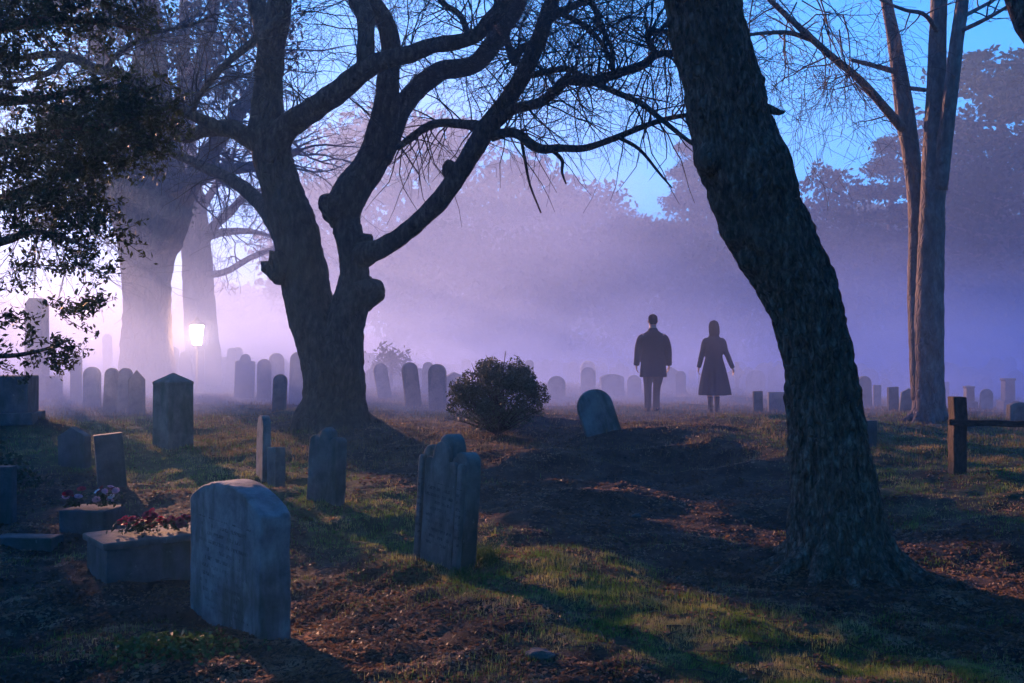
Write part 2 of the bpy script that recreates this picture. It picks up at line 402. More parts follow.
# ------------------------------------------------------------------ headstones
def profile(kind, w, h):
    a = w / 2; p = []
    if kind == 'round':
        p = [(-a, 0)] + [(-a * math.cos(t), h - a + a * math.sin(t)) for t in np.linspace(0, PI, 17)] + [(a, 0)]
    elif kind == 'arch':
        r = .14 * w; p = [(-a, 0)] + [(-a + w * t, h - r + r * math.sin(PI * t) ** .8) for t in np.linspace(0, 1, 15)] + [(a, 0)]
    elif kind == 'gable':
        p = [(-a, 0), (-a, h * .8), (0, h), (a, h * .8), (a, 0)]
    elif kind == 'point':
        p = [(-a, 0), (-a, h - a * .95)] + [(-a * math.cos(t) ** .8, h - a * .95 + a * .95 * math.sin(t) ** 1.2) for t in np.linspace(.15, PI / 2, 7)]
        p = p + [(-x_, z_) for x_, z_ in p[::-1][1:]]
    elif kind == 'square':
        p = [(-a, 0), (-a, h), (a, h), (a, 0)]
    elif kind == 'shoulder':          # rounded centre over two small rounded shoulders
        hs = h * .84; q = [(-a, 0), (-a, hs - .05 * w)]
        q += [(-a + .15 * w - .15 * w * math.cos(t), hs - .05 * w + .08 * w * math.sin(t)) for t in np.linspace(.3, PI - .6, 6)]
        q += [(-.27 * w, hs + .0 * w)]
        q += [(-.27 * w * math.cos(t), hs + .02 + (h - hs - .02) * math.sin(t)) for t in np.linspace(.1, PI / 2, 8)]
        p = q + [(-x_, z_) for x_, z_ in q[::-1][1:]]
    elif kind == 'three':             # three scalloped lobes
        hs = h * .86; q = [(-a, 0), (-a, hs - .08 * w)]
        q += [(-a + .155 * w - .155 * w * math.cos(t), hs - .09 * w + .15 * w * math.sin(t)) for t in np.linspace(.2, PI - .15, 9)]
        q += [(-.17 * w * math.cos(t), hs + (h - hs) * math.sin(t)) for t in np.linspace(.2, PI / 2, 6)]
        p = q + [(-x_, z_) for x_, z_ in q[::-1][1:]]
    return p
def slab_mesh(name, prof, t, bev=.012, taper=1.):
    bm = bmesh.new(); vs = [bm.verts.new((x, -t / 2, z)) for x, z in prof]; f = bm.faces.new(vs)
    r = bmesh.ops.extrude_face_region(bm, geom=[f]); nv = [e for e in r['geom'] if isinstance(e, bmesh.types.BMVert)]
    bmesh.ops.translate(bm, verts=nv, vec=(0, t, 0)); bmesh.ops.recalc_face_normals(bm, faces=bm.faces)
    ed = [e for e in bm.edges if len(e.link_faces) == 2 and e.calc_face_angle(0) > .6]
    bmesh.ops.bevel(bm, geom=ed, offset=bev, segments=2, affect='EDGES', profile=.6)
    bmesh.ops.triangulate(bm, faces=[f for f in bm.faces if len(f.verts) > 6])
    me = bpy.data.meshes.new(name); bm.to_mesh(me); bm.free(); return me
def roughen(o, vox=.011, amp=1.):
    r_ = o.modifiers.new('r', 'REMESH'); r_.mode = 'VOXEL'; r_.voxel_size = vox
    s_ = o.modifiers.new('s', 'SMOOTH'); s_.iterations = 2; s_.factor = .4
    dg = bpy.context.evaluated_depsgraph_get(); dg.update(); me = bpy.data.meshes.new_from_object(o.evaluated_get(dg)); o.modifiers.clear()
    n = len(me.vertices); V = np.empty(n * 3, np.float32); me.vertices.foreach_get('co', V); V = V.reshape(-1, 3); Nn = np.empty(n * 3, np.float32); me.vertices.foreach_get('normal', Nn); Nn = Nn.reshape(-1, 3)
    sd = int(abs(o.location[0] * 37)) % 50
    k = .005 * vnoise(V[:, 0] * 7, V[:, 1] * 7, V[:, 2] * 7, seed=sd) + .0022 * vnoise(V[:, 0] * 26, V[:, 1] * 26, V[:, 2] * 26, seed=sd + 1)
    edge = 1 - np.max(np.abs(Nn), axis=1); edge = np.clip(edge * 5, 0, 1)
    k = k - edge * .03 * np.maximum(0, vnoise(V[:, 0] * 9, V[:, 1] * 9, V[:, 2] * 9, seed=sd + 2) - .1)
    V = V + Nn * (k * amp)[:, None]; me.vertices.foreach_set('co', V.astype(np.float32).ravel()); me.polygons.foreach_set('use_smooth', [True] * len(me.polygons)); me.update()
    me.name = o.data.name; o.data = me; return o
STG = 'gravestones standing across the burial ground'
def headstone(px, py, w, h, kind, rz, label, matl=None, t=.1, lean=(0, 0), pos=None, base=False, group=STG, name='headstone', sink=.06, smooth=False):
    p = pos if pos is not None else G(px, py)
    z = Hs(p[0], p[1]); matl = matl or M_st_a
    o = thing(name, (p[0], p[1], z - sink), label, 'gravestone', group) if base else None
    me = slab_mesh('slab' if base else name, profile(kind, w, h + sink), t)
    s = link_mesh('slab' if base else name, me, matl, o, False)
    if base:
        o.rotation_euler = (lean[0], lean[1], rz); s.location = (0, 0, .0)
        bmx = slab_mesh('plinth', profile('square', w + .14, .12 + sink), t + .14, .015)
        link_mesh('plinth', bmx, matl, o, False).location = (0, 0, -.002)
    else:
        s.location = (p[0], p[1], z - sink); s.rotation_euler = (lean[0], lean[1], rz); tag(s, label, 'gravestone', group); o = s
    return o
# nearest: wide stone with a curved top, lit blue on its carved face
def zz(x, y): return Hs(x, y)
nc = G(260, 641); NS = (nc[0] - .525 * .64 + .1 * .77, nc[1] + .525 * .77 + .1 * .64)
headstone(0, 0, 1.05, .905, 'arch', math.atan2(-.77, .64), 'large blue-grey gravestone nearest in view, with curved top and worn rows of carving', M_st_blue, .2, pos=NS, sink=.04); roughen(bpy.data.objects['headstone'])
# stone with ogee shoulders and a raised border
o = thing('headstone', (-.49, 7.35, zz(-.49, 7.35) - .05), 'tall stone with scrolled shoulders, raised border and carved face, on the grassy bank', 'gravestone', STG)
o.rotation_euler = (R(-2), R(3), math.atan2(-.8, .6)); pr = profile('three', .6, .98)
roughen(link_mesh('slab', slab_mesh('slab', pr, .13), M_st_mid, o, False), .010)
prm = [(x * .70, z * .95) for x, z in profile('shoulder', .6, .98)]
rim = link_mesh('panel', slab_mesh('panel', prm, .035, .01), M_st_mid, o, False); rim.location = (0, -.08, .0)
for sx in (-1, 1):
    q = link_mesh('pilaster', slab_mesh('pilaster', profile('round', .06, .80), .045, .012), M_st_mid, o, False); q.location = (sx * .262, -.084, .0)
headstone(325, 500, .42, .68, 'three', R(-38), 'scallop-topped brown-grey gravestone left of the scrolled one, standing on the bank', M_st_c, .12, (R(-2), R(2))); roughen(bpy.data.objects['headstone.%03d' % 2] if 'headstone.002' in bpy.data.objects else bpy.data.objects['headstone'], .01)
headstone(263, 478, .3, .68, 'round', R(-62), 'slim round-topped gravestone leaning left, touching a lower square one', M_st_a, .09, (R(-3), R(-9)))
headstone(276, 487, .26, .42, 'square', R(-55), 'low flat-topped stone right against the slim leaning one', M_st_c, .11, (R(-2), R(-5)))
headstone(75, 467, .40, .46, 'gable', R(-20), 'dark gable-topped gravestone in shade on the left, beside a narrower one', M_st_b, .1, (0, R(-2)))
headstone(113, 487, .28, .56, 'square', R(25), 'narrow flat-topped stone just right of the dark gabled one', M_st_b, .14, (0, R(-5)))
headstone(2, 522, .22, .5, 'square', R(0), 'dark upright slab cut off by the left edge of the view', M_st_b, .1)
headstone(604, 431, .52, .62, 'round', R(12), 'pale round-headed gravestone tilting hard to the left, right of the round bush', M_st_a, .11, (R(-5), R(-17)))
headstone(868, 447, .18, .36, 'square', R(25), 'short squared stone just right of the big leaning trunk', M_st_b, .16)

# square pillar with a pyramid top
def pillar(px, py, s, h, cap, rz, label, matl, name='pillar_monument', pos=None):
    p = pos if pos is not None else G(px, py); z = Hs(p[0], p[1])
    bm = bmesh.new(); a = s / 2; top = h - cap
    L = [[bm.verts.new((x * k, y * k, zz_)) for x, y in ((-a, -a), (a, -a), (a, a), (-a, a))] for k, zz_ in ((1.02, -.06), (1., top), (1.04, top + .012), (1.04, top + .03))]
    for A, B in zip(L, L[1:]):
        for q in range(4): bm.faces.new((A[q], A[(q + 1) % 4], B[(q + 1) % 4], B[q]))
    bm.faces.new(L[0][::-1]); ap = bm.verts.new((0, 0, h))
    for q in range(4): bm.faces.new((L[-1][q], L[-1][(q + 1) % 4], ap))
    bmesh.ops.bevel(bm, geom=bm.edges[:], offset=.008, segments=2, affect='EDGES')
    me = bpy.data.meshes.new(name); bm.to_mesh(me); bm.free()
    o = link_mesh(name, me, matl, None, False); o.location = (p[0], p[1], z); o.rotation_euler = (0, 0, rz)
    return tag(o, label, 'gravestone', STG)
pillar(173, 447, .36, .95, .15, R(52), 'square stone pillar with a shallow pyramid top in the sunlit mist', M_st_c)

# rows behind: px, base y, width px, height px, kind, turn, label
far = [
 (110, 412, 14, 44, 'round', 10, 'rounded stone at the left of three standing close in a row behind the pillar', 0),
 (124, 412, 14, 44, 'point', 10, 'middle one of three stones standing close in a row behind the pillar', 1),
 (137, 415, 16, 45, 'gable', 10, 'gable-topped stone, right of the three in a close row behind the pillar', 0),
 (92, 408, 17, 41, 'round', 8, 'faint round-topped stone left of the close row of three', 1),
 (76, 402, 11, 47, 'point', 0, 'tall faint pointed stone between the foliage and the close row of three', 0),
 (108, 374, 9, 40, 'round', 0, 'faint high round stone left of the thick misty trunk', 1),
 (126, 378, 9, 37, 'gable', 0, 'faint gabled stone at the foot of the thick misty trunk', 0),
 (172, 386, 13, 40, 'round', 0, 'dim stone in the row below the lamp, leftmost of that row', 1),
 (186, 385, 10, 34, 'round', 8, 'small dim stone just left of below the lamp', 0),
 (199, 384, 11, 34, 'square', -6, 'square dim stone straight below the lamp', 1),
 (214, 386, 15, 43, 'round', 0, 'wide round-topped stone right of the lamp', 0),
 (230, 384, 9, 36, 'point', 0, 'faint narrow stone between the wide round one and the shouldered one', 1),
 (244, 398, 19, 44, 'shoulder', 12, 'broad shouldered stone, darkest of the misty row right of the lamp', 0),
 (238, 378, 9, 31, 'round', 0, 'faint stone peering over the broad shouldered one', 1),
 (264, 401, 14, 42, 'round', 14, 'round-headed stone just right of the broad shouldered one', 0),
 (277, 396, 15, 43, 'round', 10, 'tall round-headed stone behind the short dark one', 1),
 (279, 411, 14, 37, 'round', 16, 'short dark round-headed stone left of the forked tree', 0),
 (297, 404, 16, 52, 'round', 0, 'tallest round-headed stone touching the left side of the forked trunk', 1),
 (371, 384, 10, 31, 'square', 0, 'faint squared stone just right of the forked trunk', 0),
 (385, 397, 14, 34, 'round', 14, 'leaning round stone right of the forked tree', 1, -9),
 (414, 406, 16, 44, 'round', 14, 'tall round stone tipping left, first of a pair before the round bush', 0, -7),
 (427, 392, 11, 30, 'round', 0, 'small round stone seen between the tall pair near the bush', 1),
 (438, 410, 18, 46, 'round', 0, 'tall upright round stone, second of the pair before the round bush', 0),
 (455, 398, 24, 26, 'gable', 20, 'low broken gabled stone between the tall pair and the bush', 1),
 (467, 383, 9, 24, 'round', 0, 'faint round stone left above the bush', 0),
 (482, 382, 8, 22, 'shoulder', 0, 'tiny faint shouldered stone above the left of the bush', 1),
 (513, 382, 9, 22, 'square', 0, 'tiny faint squared stone above the middle of the bush', 0),
 (529, 385, 9, 25, 'point', 0, 'faint pointed stone above the right of the bush', 1),
 (545, 381, 7, 22, 'round', 0, 'thin faint stone right above the bush', 0),
 (556, 399, 18, 23, 'round', -8, 'squat round stone right of the bush', 1),
 (573, 384, 11, 22, 'round', 0, 'faint pale stone right of the squat round one', 0),
 (588, 391, 15, 24, 'round', 0, 'round stone behind the hard leaning one', 1),
 (603, 383, 9, 20, 'shoulder', 0, 'faint stone between two round ones left of the man', 0),
 (612, 395, 24, 21, 'arch', 0, 'wide low arched stone left of the man', 1),
 (620, 380, 7, 21, 'gable', 0, 'faint gabled stone just left of the man', 0),
 (634, 395, 14, 20, 'round', 0, 'stone half behind the man', 1),
 (681, 395, 10, 24, 'round', 0, 'narrow round stone between the man and the woman', 0),
 (692, 386, 7, 16, 'square', 0, 'tiny squared stone left of the woman', 1),
 (745, 386, 9, 18, 'square', 0, 'faint square stone right of the woman', 1),
 (758, 413, 10, 22, 'square', 0, 'dark narrow squared stone right of the woman', 0),
 (776, 412, 16, 20, 'square', 6, 'broad squared stone beside the big leaning trunk', 1),
 (762, 388, 14, 20, 'gable', 0, 'faint gabled stone behind the dark squared pair', 0),
 (865, 408, 14, 32, 'round', 0, 'rounded stone showing right of the big leaning trunk', 0),
 (877, 407, 8, 22, 'square', 0, 'narrow stone right of the rounded one behind the leaning trunk', 1),
 (893, 409, 12, 22, 'square', 8, 'squared stone left of the twin-stemmed tree', 0),
 (906, 410, 14, 22, 'gable', -10, 'tilted gabled stone at the foot of the twin-stemmed tree', 1, 6),
 (945, 400, 9, 18, 'square', 0, 'faint squared stone behind the wooden post', 0),
 (968, 402, 8, 17, 'round', 0, 'faint round stone just right of the wooden post', 1),
 (986, 409, 12, 20, 'round', 0, 'small round stone above the rail', 1),
 (1018, 422, 22, 20, 'arch', 0, 'low rounded stone at the right edge behind the rail', 0),
 (850, 388, 9, 20, 'round', 0, 'faint stone far behind the rounded one by the leaning trunk', 1),
 (884, 391, 7, 17, 'round', 0, 'tiny faint round stone left of the twin-stemmed tree', 0),
]
FM = [M_st_c, M_st_a]
for r_ in far:
    px, py, w, h, kind, rz, lab, mi = r_[:8]; lean = r_[8] if len(r_) > 8 else random.uniform(-3, 3)
    p = G(px, py); s = p[1] / F
    headstone(px, py, w * s, h * s, kind, R(rz + random.uniform(-12, 12)), lab, FM[mi], min(.14, w * s * .3), (R(random.uniform(-3, 2)), R(lean)), pos=p)
# the faint rows far off that nothing tells apart
proto = {}
for reg, (x0, x1), (b0, b1), cnt, lab in (
    ('a', (150, 300), (371, 384), 16, 'tiny round-topped stone almost lost in mist, left of the forked tree'),
    ('d', (150, 640), (372, 388), 22, 'tiny squared stone almost lost in the mist left of the man'),
    ('e', (660, 1020), (372, 396), 20, 'tiny gable-topped stone almost lost in the blue mist right of the man'),
    ('b', (360, 640), (369, 388), 48, 'tiny round-topped stone almost lost in mist, between the forked tree and the man'),
    ('c', (690, 1020), (370, 398), 48, 'tiny round-topped stone almost lost in blue mist on the right')):
    me = slab_mesh('headstone', profile({'d': 'square', 'e': 'gable'}.get(reg, 'round'), .52 if reg == 'd' else .55, .85 if reg == 'd' else .95), .1)
    me.materials.append(M_st_a)
    for k in range(cnt):
        o = bpy.data.objects.new('headstone', me); C.objects.link(o)
        p = G(x0 + (x1 - x0) * (k + random.random()) / cnt, random.uniform(b0, b1))
        o.location = (p[0], p[1], p[2] - .1); o.rotation_euler = (R(random.uniform(-4, 4)), R(random.uniform(-5, 5)), R(random.uniform(-30, 30)))
        q = random.uniform(.62, 1.0); o.scale = (q * random.uniform(.8, 1.2), 1, q)
        tag(o, lab, 'gravestone', lab.replace('tiny', 'far').replace('stone', 'stones'))

# tall stepped monuments and crosses
def cross(px, py, hpx, label, matl):
    p = G(px, py); s = p[1] / F; h = hpx * s; z = Hs(p[0], p[1])
    o = thing('stone_cross', (p[0], p[1], z), label, 'gravestone', 'stone crosses')
    w = h * .13
    prof = [(-w / 2, 0), (-w / 2, h * .58), (-h * .24, h * .58), (-h * .24, h * .58 + w), (-w / 2, h * .58 + w), (-w / 2, h), (w / 2, h), (w / 2, h * .58 + w), (h * .24, h * .58 + w), (h * .24, h * .58), (w / 2, h * .58), (w / 2, 0)]
    link_mesh('cross', slab_mesh('cross', prof, w, .01), matl, o, False)
    link_mesh('plinth', slab_mesh('plinth', profile('square', h * .34, h * .12 + .05), h * .3, .01), matl, o, False).location = (0, 0, -.051)
    if 'ring' in label:
        mb = MB(); t = np.linspace(0, 2 * PI, 25)
        tube(mb, [(p[0] + h * .16 * math.cos(q), p[1], z + h * .58 + w / 2 + h * .16 * math.sin(q)) for q in t], [w * .25] * 25, 6, cap=False)
        mb.build('ring', matl, o)
    return o
cross(737, 392, 30, 'faint wheel cross with a ring right of the woman', M_st_a)
def stepped(px, py, wpx, hpx, label, matl):
    p = G(px, py); s = p[1] / F; h = hpx * s; w = wpx * s; z = Hs(p[0], p[1])
    o = thing('tall_monument', (p[0], p[1], z), label, 'monument', 'tall monuments in the mist')
    link_mesh('plinth', slab_mesh('plinth', profile('square', w, h * .3), w, .02), matl, o, False)
    b2 = slab_mesh('shaft', [(-w * .33, 0), (-w * .3, h * .62), (-w * .38, h * .64), (-w * .38, h * .7), (w * .38, h * .7), (w * .38, h * .64), (w * .3, h * .62), (w * .33, 0)], w * .6, .015)
    link_mesh('shaft', b2, matl, o, False).location = (0, 0, h * .3 - .004)
    return o
stepped(1008, 410, 16, 32, 'tall square monument in blue mist near the right edge', M_st_c)
stepped(969, 408, 13, 22, 'shorter square monument in blue mist above the rail by the post', M_st_c)
# left edge: block tomb on its mound, and an obelisk further off
p = np.array([-7.2, 14.2, 0]); z = Hs(p[0], p[1])
o = thing('block_monument', (p[0], p[1], z - .1), 'massive plain stone block on a mound at the left edge', 'monument', None, R(12))
link_mesh('plinth', slab_mesh('plinth', profile('square', .85, .17), .75, .02), M_st_b, o, False)
link_mesh('block', slab_mesh('block', profile('square', .7, .52), .6, .02), M_st_b, o, False).location = (0, 0, .168)
p = P(37, 350, 22.); z = Hs(p[0], p[1])
o = thing('obelisk', (p[0], p[1], z), 'dark reddish square column rising out of the mist at the left, partly behind leaves', 'monument')
link_mesh('plinth', slab_mesh('plinth', profile('square', .8, .5), .8, .02), M_st_c, o, False)
link_mesh('shaft', slab_mesh('shaft', [(-.2, 0), (-.18, 1.6), (-.1, 1.72), (.1, 1.72), (.18, 1.6), (.2, 0)], .38, .02), M_st_c, o, False).location = (0, 0, .495)

# ------------------------------------------------------------------ tomb, planter, kerb, flowers
def block(name, pos, dims, rz, matl, label, cat, group=None, z=None):
    o = link_mesh(name, slab_mesh(name, profile('square', dims[0], dims[2]), dims[1], .018), matl, None, False)
    o.location = (pos[0], pos[1], (Hs(pos[0], pos[1]) if z is None else z) - .05); o.rotation_euler = (0, 0, rz)
    return tag(o, label, cat, group)
tp = G(134, 583); tp = np.array([tp[0] - .02, tp[1] + .33, 0]); TZ = Hs(tp[0], tp[1])
o = thing('box_tomb', (tp[0], tp[1], TZ - .05), 'low stone box tomb with a pale slab and red flowers on it', 'tomb', None, R(38))
link_mesh('chest', slab_mesh('chest', profile('square', .74, .3), .5, .02), M_st_b, o, False)
link_mesh('lid', slab_mesh('lid', profile('square', .79, .05), .55, .015), M_st_c, o, False).location = (0, 0, .298)
TOPZ = TZ - .05 + .348
pp = G(82, 536); pp = np.array([pp[0], pp[1] + .22, 0]); PZ = Hs(pp[0], pp[1])
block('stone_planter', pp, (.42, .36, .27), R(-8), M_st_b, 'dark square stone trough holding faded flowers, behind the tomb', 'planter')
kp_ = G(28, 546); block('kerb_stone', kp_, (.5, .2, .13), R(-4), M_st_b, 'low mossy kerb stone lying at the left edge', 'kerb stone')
PLZ = PZ - .05 + .27
M_red = leafmat('petal_red', (.3, .008, .02), (.6, .02, .05), .3, 20)
M_dred = leafmat('petal_dark_red', (.09, .006, .015), (.2, .012, .035), .3, 20)
M_pink = leafmat('petal_pink', (.4, .2, .26), (.55, .32, .4), .3, 20)
M_white = leafmat('petal_white', (.5, .5, .56), (.7, .7, .75), .3, 20)
def bloom(c, r, mb):
    nz_ = unit(np.array([random.gauss(0, .55), random.gauss(-.35, .5), 1.])); nx_ = unit(np.cross(nz_, [0, 1., .1])); ny_ = np.cross(nz_, nx_); Mr = np.stack([nx_, ny_, nz_], 1)
    for lay in range(4):
        k = 6 - lay; rr = r * (1 - .2 * lay); tl = .25 + .33 * lay
        for q in range(k):
            a = 2 * PI * (q + .5 * lay) / k + random.uniform(-.2, .2)
            d = np.array([math.cos(a), math.sin(a), 0]); s = np.array([-d[1], d[0], 0]); u = np.array([0, 0, 1.])
            b0 = c + d * rr * .1; m_ = c + d * rr * math.cos(tl) * .7 + u * rr * math.sin(tl) * .7; e = c + d * rr * math.cos(tl) * 1. + u * rr * (math.sin(tl) * .95)
            w = rr * .5
            V = [b0 - s * w * .3, b0 + s * w * .3, m_ + s * w, m_ - s * w, e + s * w * .6, e - s * w * .6]
            mb.add(c + (np.array(V) - c) @ Mr.T, np.array([[0, 1, 2, 3], [3, 2, 4, 5]]))
def bouquet(cx, cy, z, n, spread, mats, label, rise=.06):
    o = thing('flower_bunch', (cx, cy, z), label, 'flowers', 'flower bunches left on the graves')
    mb = MB()
    st = np.array([cx, cy, z + .012])
    for k in range(n):
        a = random.random() * 2 * PI; q = spread * math.sqrt(random.random())
        c = np.array([cx + q * 1.35 * math.cos(a), cy + q * math.sin(a), z + .025 + random.uniform(.2, 1) * rise])
        tube(mb, [st + rv(.01) * np.array([1, 1, 0]), (st + c) / 2 + np.array([0, 0, .012]), c], [.003] * 3, 4)
        b_ = MB(); bloom(c, random.uniform(.026, .04), b_); b_.build('bloom', random.choice(mats), o, False)
    mb.build('stems', M_ivy, o)
    lf = MB(); n2 = n * 9; q = RNG.normal(0, spread * .55, (n2, 2))
    leaves(lf, np.column_stack([cx + q[:, 0] * 1.3, cy + q[:, 1], z + .014 + RNG.random(n2) * rise * .8]), .02, .5, .3); lf.build('leaves', M_leaf_near, o, False)
    return o
bouquet(tp[0] - .03, tp[1] - .08, TOPZ + .003, 24, .125, [M_red, M_dred, M_red], 'red roses heaped on the pale tomb slab', .12)
bouquet(tp[0] + .2, tp[1] + .02, TOPZ + .003, 13, .08, [M_dred], 'wilted dark red roses beside the bright ones on the tomb slab', .08)
bouquet(pp[0] - .14, pp[1] - .04, PLZ, 8, .07, [M_red, M_dred, M_pink], 'red and pink flowers at the left end of the dark trough', .13)
bouquet(pp[0] + .1, pp[1] - .02, PLZ, 11, .09, [M_white, M_pink, M_dred], 'faded white and pink flowers at the right end of the dark trough', .15)
# leafy weeds around the nearest stone
def weeds(cx, cy, n, sx, sy, h, label, matl=M_ivy, size=.02, name='weeds'):
    q = RNG.normal(0, 1, (n, 2)); x = cx + q[:, 0] * sx; y = cy + q[:, 1] * sy; mb = MB()
    leaves(mb, np.column_stack([x, y, H(x, y) + RNG.random(n) ** 1.3 * h * np.exp(-(q ** 2).sum(1) * .3)]), size, .6, .2)
    for k in range(25):
        a = np.array([x[k], y[k], Hs(x[k], y[k])]); tube(mb, [a, a + np.array([0, 0, h * .6]) + rv(.015)], [.002, .001], 4)
    return tag(mb.build(name, matl, None, False), label, 'plant', 'small plants growing by the graves')
weeds(-1.92, 5.55, 900, .22, .12, .10, 'low leafy green weeds at the foot of the nearest gravestone')
weeds(-5.3, 10.2, 900, .22, .2, .5, 'dark leafy shrub at the left edge below the stone block', M_leaf_near, .03, 'small_shrub')
def tuft(cx, cy, n, s, h, label):
    mb = MB()
    for k in range(n):
        a = np.array([cx + random.gauss(0, s), cy + random.gauss(0, s), 0]); a[2] = Hs(a[0], a[1]) - .005
        d = np.array([random.gauss(0, .35), random.gauss(0, .35), 1]); l = h * random.uniform(.5, 1.1)
        p1 = a + d * l * .6; p2 = p1 + np.array([d[0] * 1.6, d[1] * 1.6, .7]) * l * .4; sd = unit(np.cross(d, rv())) * .0035
        mb.add(np.array([a - sd, a + sd, p1 + sd * .8, p1 - sd * .8, p2 + sd * .1, p2 - sd * .1]), np.array([[0, 1, 2, 3], [3, 2, 4, 5]]))
    return tag(mb.build('grass_tuft', M_ivy, None), label, 'grass tuft', 'tall grass tufts')
tuft(-.2, 7.25, 160, .045, .16, 'bright green grass tuft at the right foot of the scrolled stone')
tuft(-.35, 7.0, 90, .05, .09, 'short grass tuft before the foot of the scrolled stone')
rk = G(539, 657)
def rock(p, s, label):
    bm = bmesh.new(); bmesh.ops.create_icosphere(bm, subdivisions=4, radius=1)
    for v_ in bm.verts:
        c = v_.co; k = 1 + .28 * float(vnoise(c.x * 1.3 + 5 + p[0] * 3, c.y * 1.3, c.z * 1.3, seed=61)) + .09 * float(vnoise(c.x * 4, c.y * 4, c.z * 4, seed=62)); v_.co = Vector((c.x * s[0] * k, c.y * s[1] * k, c.z * s[2] * k))
    me = bpy.data.meshes.new('rock'); bm.to_mesh(me); bm.free()
    o = link_mesh('rock', me, M_st_b); o.location = (p[0], p[1], Hs(p[0], p[1]) + s[2] * .25); return tag(o, label, 'rock', 'loose rocks on the ground')
rock(rk, (.075, .06, .035), 'fist-sized brown rock lying in the leaves low in the middle')
rock(G(636, 517), (.04, .03, .025), 'small pale rock on the path edge in mid ground')

# ------------------------------------------------------------------ fence on the right
fp = G(957, 474)
o = thing('fence', (fp[0], fp[1], Hs(fp[0], fp[1])), 'weathered wooden post and rail fence at the right, rail jutting past the post', 'fence')
ox, oy, oz = o['_o']; s = fp[1] / F
def bar(a, b_, w, t, name, par, matl):
    a = Vector(a); b_ = Vector(b_); L = (b_ - a).length
    bm = bmesh.new(); bmesh.ops.create_grid(bm, x_segments=1, y_segments=1, size=.5); bm.clear()
    bmesh.ops.create_cube(bm, size=1); bmesh.ops.scale(bm, vec=(w, t, L), verts=bm.verts)
    bmesh.ops.subdivide_edges(bm, edges=[e for e in bm.edges if abs(e.verts[0].co.z - e.verts[1].co.z) > L * .5], cuts=10)
    for v_ in bm.verts:
        v_.co.x += .006 * math.sin(v_.co.z * 9 + w * 90); v_.co.y += .005 * math.sin(v_.co.z * 13)
    bmesh.ops.bevel(bm, geom=[e for e in bm.edges if e.calc_face_angle(0) > .6], offset=.007, segments=2, affect='EDGES')
    me = bpy.data.meshes.new(name); bm.to_mesh(me); bm.free()
    q = link_mesh(name, me, matl, par, False); q.rotation_mode = 'QUATERNION'; q.rotation_quaternion = (b_ - a).to_track_quat('Z', 'Y'); q.location = (a + b_) / 2; return q
ph = 77 * s
bar((0, 0, -.3), (.01, 0, ph), .165, .15, 'post', o, M_wood)
bar((2.4, .25, -.3), (2.4, .25, ph - .02), .15, .14, 'post', o, M_wood)
rz_ = (474 - 423) * s
bar((-.14, -.1, rz_ + .01), (2.6, .14, rz_ - .06), .045, .07, 'rail', o, M_wood)
bar_o = o

# ------------------------------------------------------------------ trees
def limb(par, pts, name='limb', matl=M_bark_oak, n=14, sub=6, rough=.1, ridge=0., seed=None, D=None):
    W = []; rad = []
    for q in pts:
        px, py, rp, d = q; W.append(P(px, py, d)); rad.append(rp * d / F)
    mb = MB(); tube(mb, W, rad, n, sub, rough, ridge, seed=seed if seed is not None else random.randrange(999))
    mb.build(name, matl, par); return np.array(W), np.array(rad)
def flare(par, base, r0, n, hgt, out, matl, seed, lean=(0, 0)):   # roots spreading at the base of a trunk
    mb = MB()
    for k in range(n):
        a = 2 * PI * (k + random.uniform(-.25, .25)) / n; d = np.array([math.cos(a), math.sin(a)]); o_ = out * random.uniform(.7, 1.15)
        ps = []; rs = []
        for t in (0, .3, .6, 1.):
            q = np.array(base[:2]) + d * (r0 * .3 + (o_ + r0 * .5) * t); zb = Hs(q[0], q[1])
            ps.append((q[0], q[1], zb + hgt * (1 - t) ** 2.2 - .05 * t)); rs.append(r0 * (.42 - .34 * t))
        tube(mb, ps, rs, 12, 6, .12, .006 if r0 > .3 else 0, seed=seed + k)
    mb.build('roots', matl, par)

# --- the big leaning trunk close on the right
tb = np.array([(842 - 512) / F * 7.35, 7.35]); tz = Hs(*tb)
near_tree = thing('leaning_tree', (tb[0], tb[1], tz), 'big dark rough-barked trunk leaning left across the right of the view', 'tree')
pts = [(846, 585, 76, 7.35), (841, 556, 54, 7.35), (836, 520, 45, 7.35), (831, 470, 39, 7.37), (824, 410, 34, 7.4), (816, 350, 32, 7.42), (803, 300, 34, 7.45), (781, 255, 38, 7.5), (759, 215, 39, 7.5), (748, 175, 42, 7.5), (733, 130, 38, 7.5), (719, 70, 36, 7.5), (702, 0, 35, 7.5), (690, -90, 33, 7.4), (680, -220, 30, 7.3)]
limb(near_tree, pts, 'trunk', M_bark_near, 200, 36, .10, .026, seed=5)
flare(near_tree, tb, .34, 5, .42, .4, M_bark_near, 40)
flare(near_tree, tb, .30, 7, .35, .45, M_bark_near, 60)
for (a, b_, r_) in (((716, 160), (703, 152), 15), ((745, 236), (730, 228), 13), ((760, 262), (744, 254), 12)):
    A = P(a[0], a[1], 7.4); B = P(b_[0], b_[1], 7.35); mb = MB(); tube(mb, [A, (A + B) / 2, B, B + (B - A) * .25], [r_ * 1.3 * .0075, r_ * 1.2 * .0075, r_ * .9 * .0075, r_ * .25 * .0075], 16, 5, .25, .006, seed=int(r_)); mb.build('burr', M_bark_near, near_tree)
mb = MB(); A = P(758, 100, 7.5); mb2 = [P(750, 103, 7.5), P(765, 108, 7.5), P(778, 112, 7.45), P(784, 112, 7.4)]
tube(mb, mb2, [.07, .04, .025, .01], 10, 4, .2)
mb.build('branch_stub', M_bark_near, near_tree)
cr = MB()
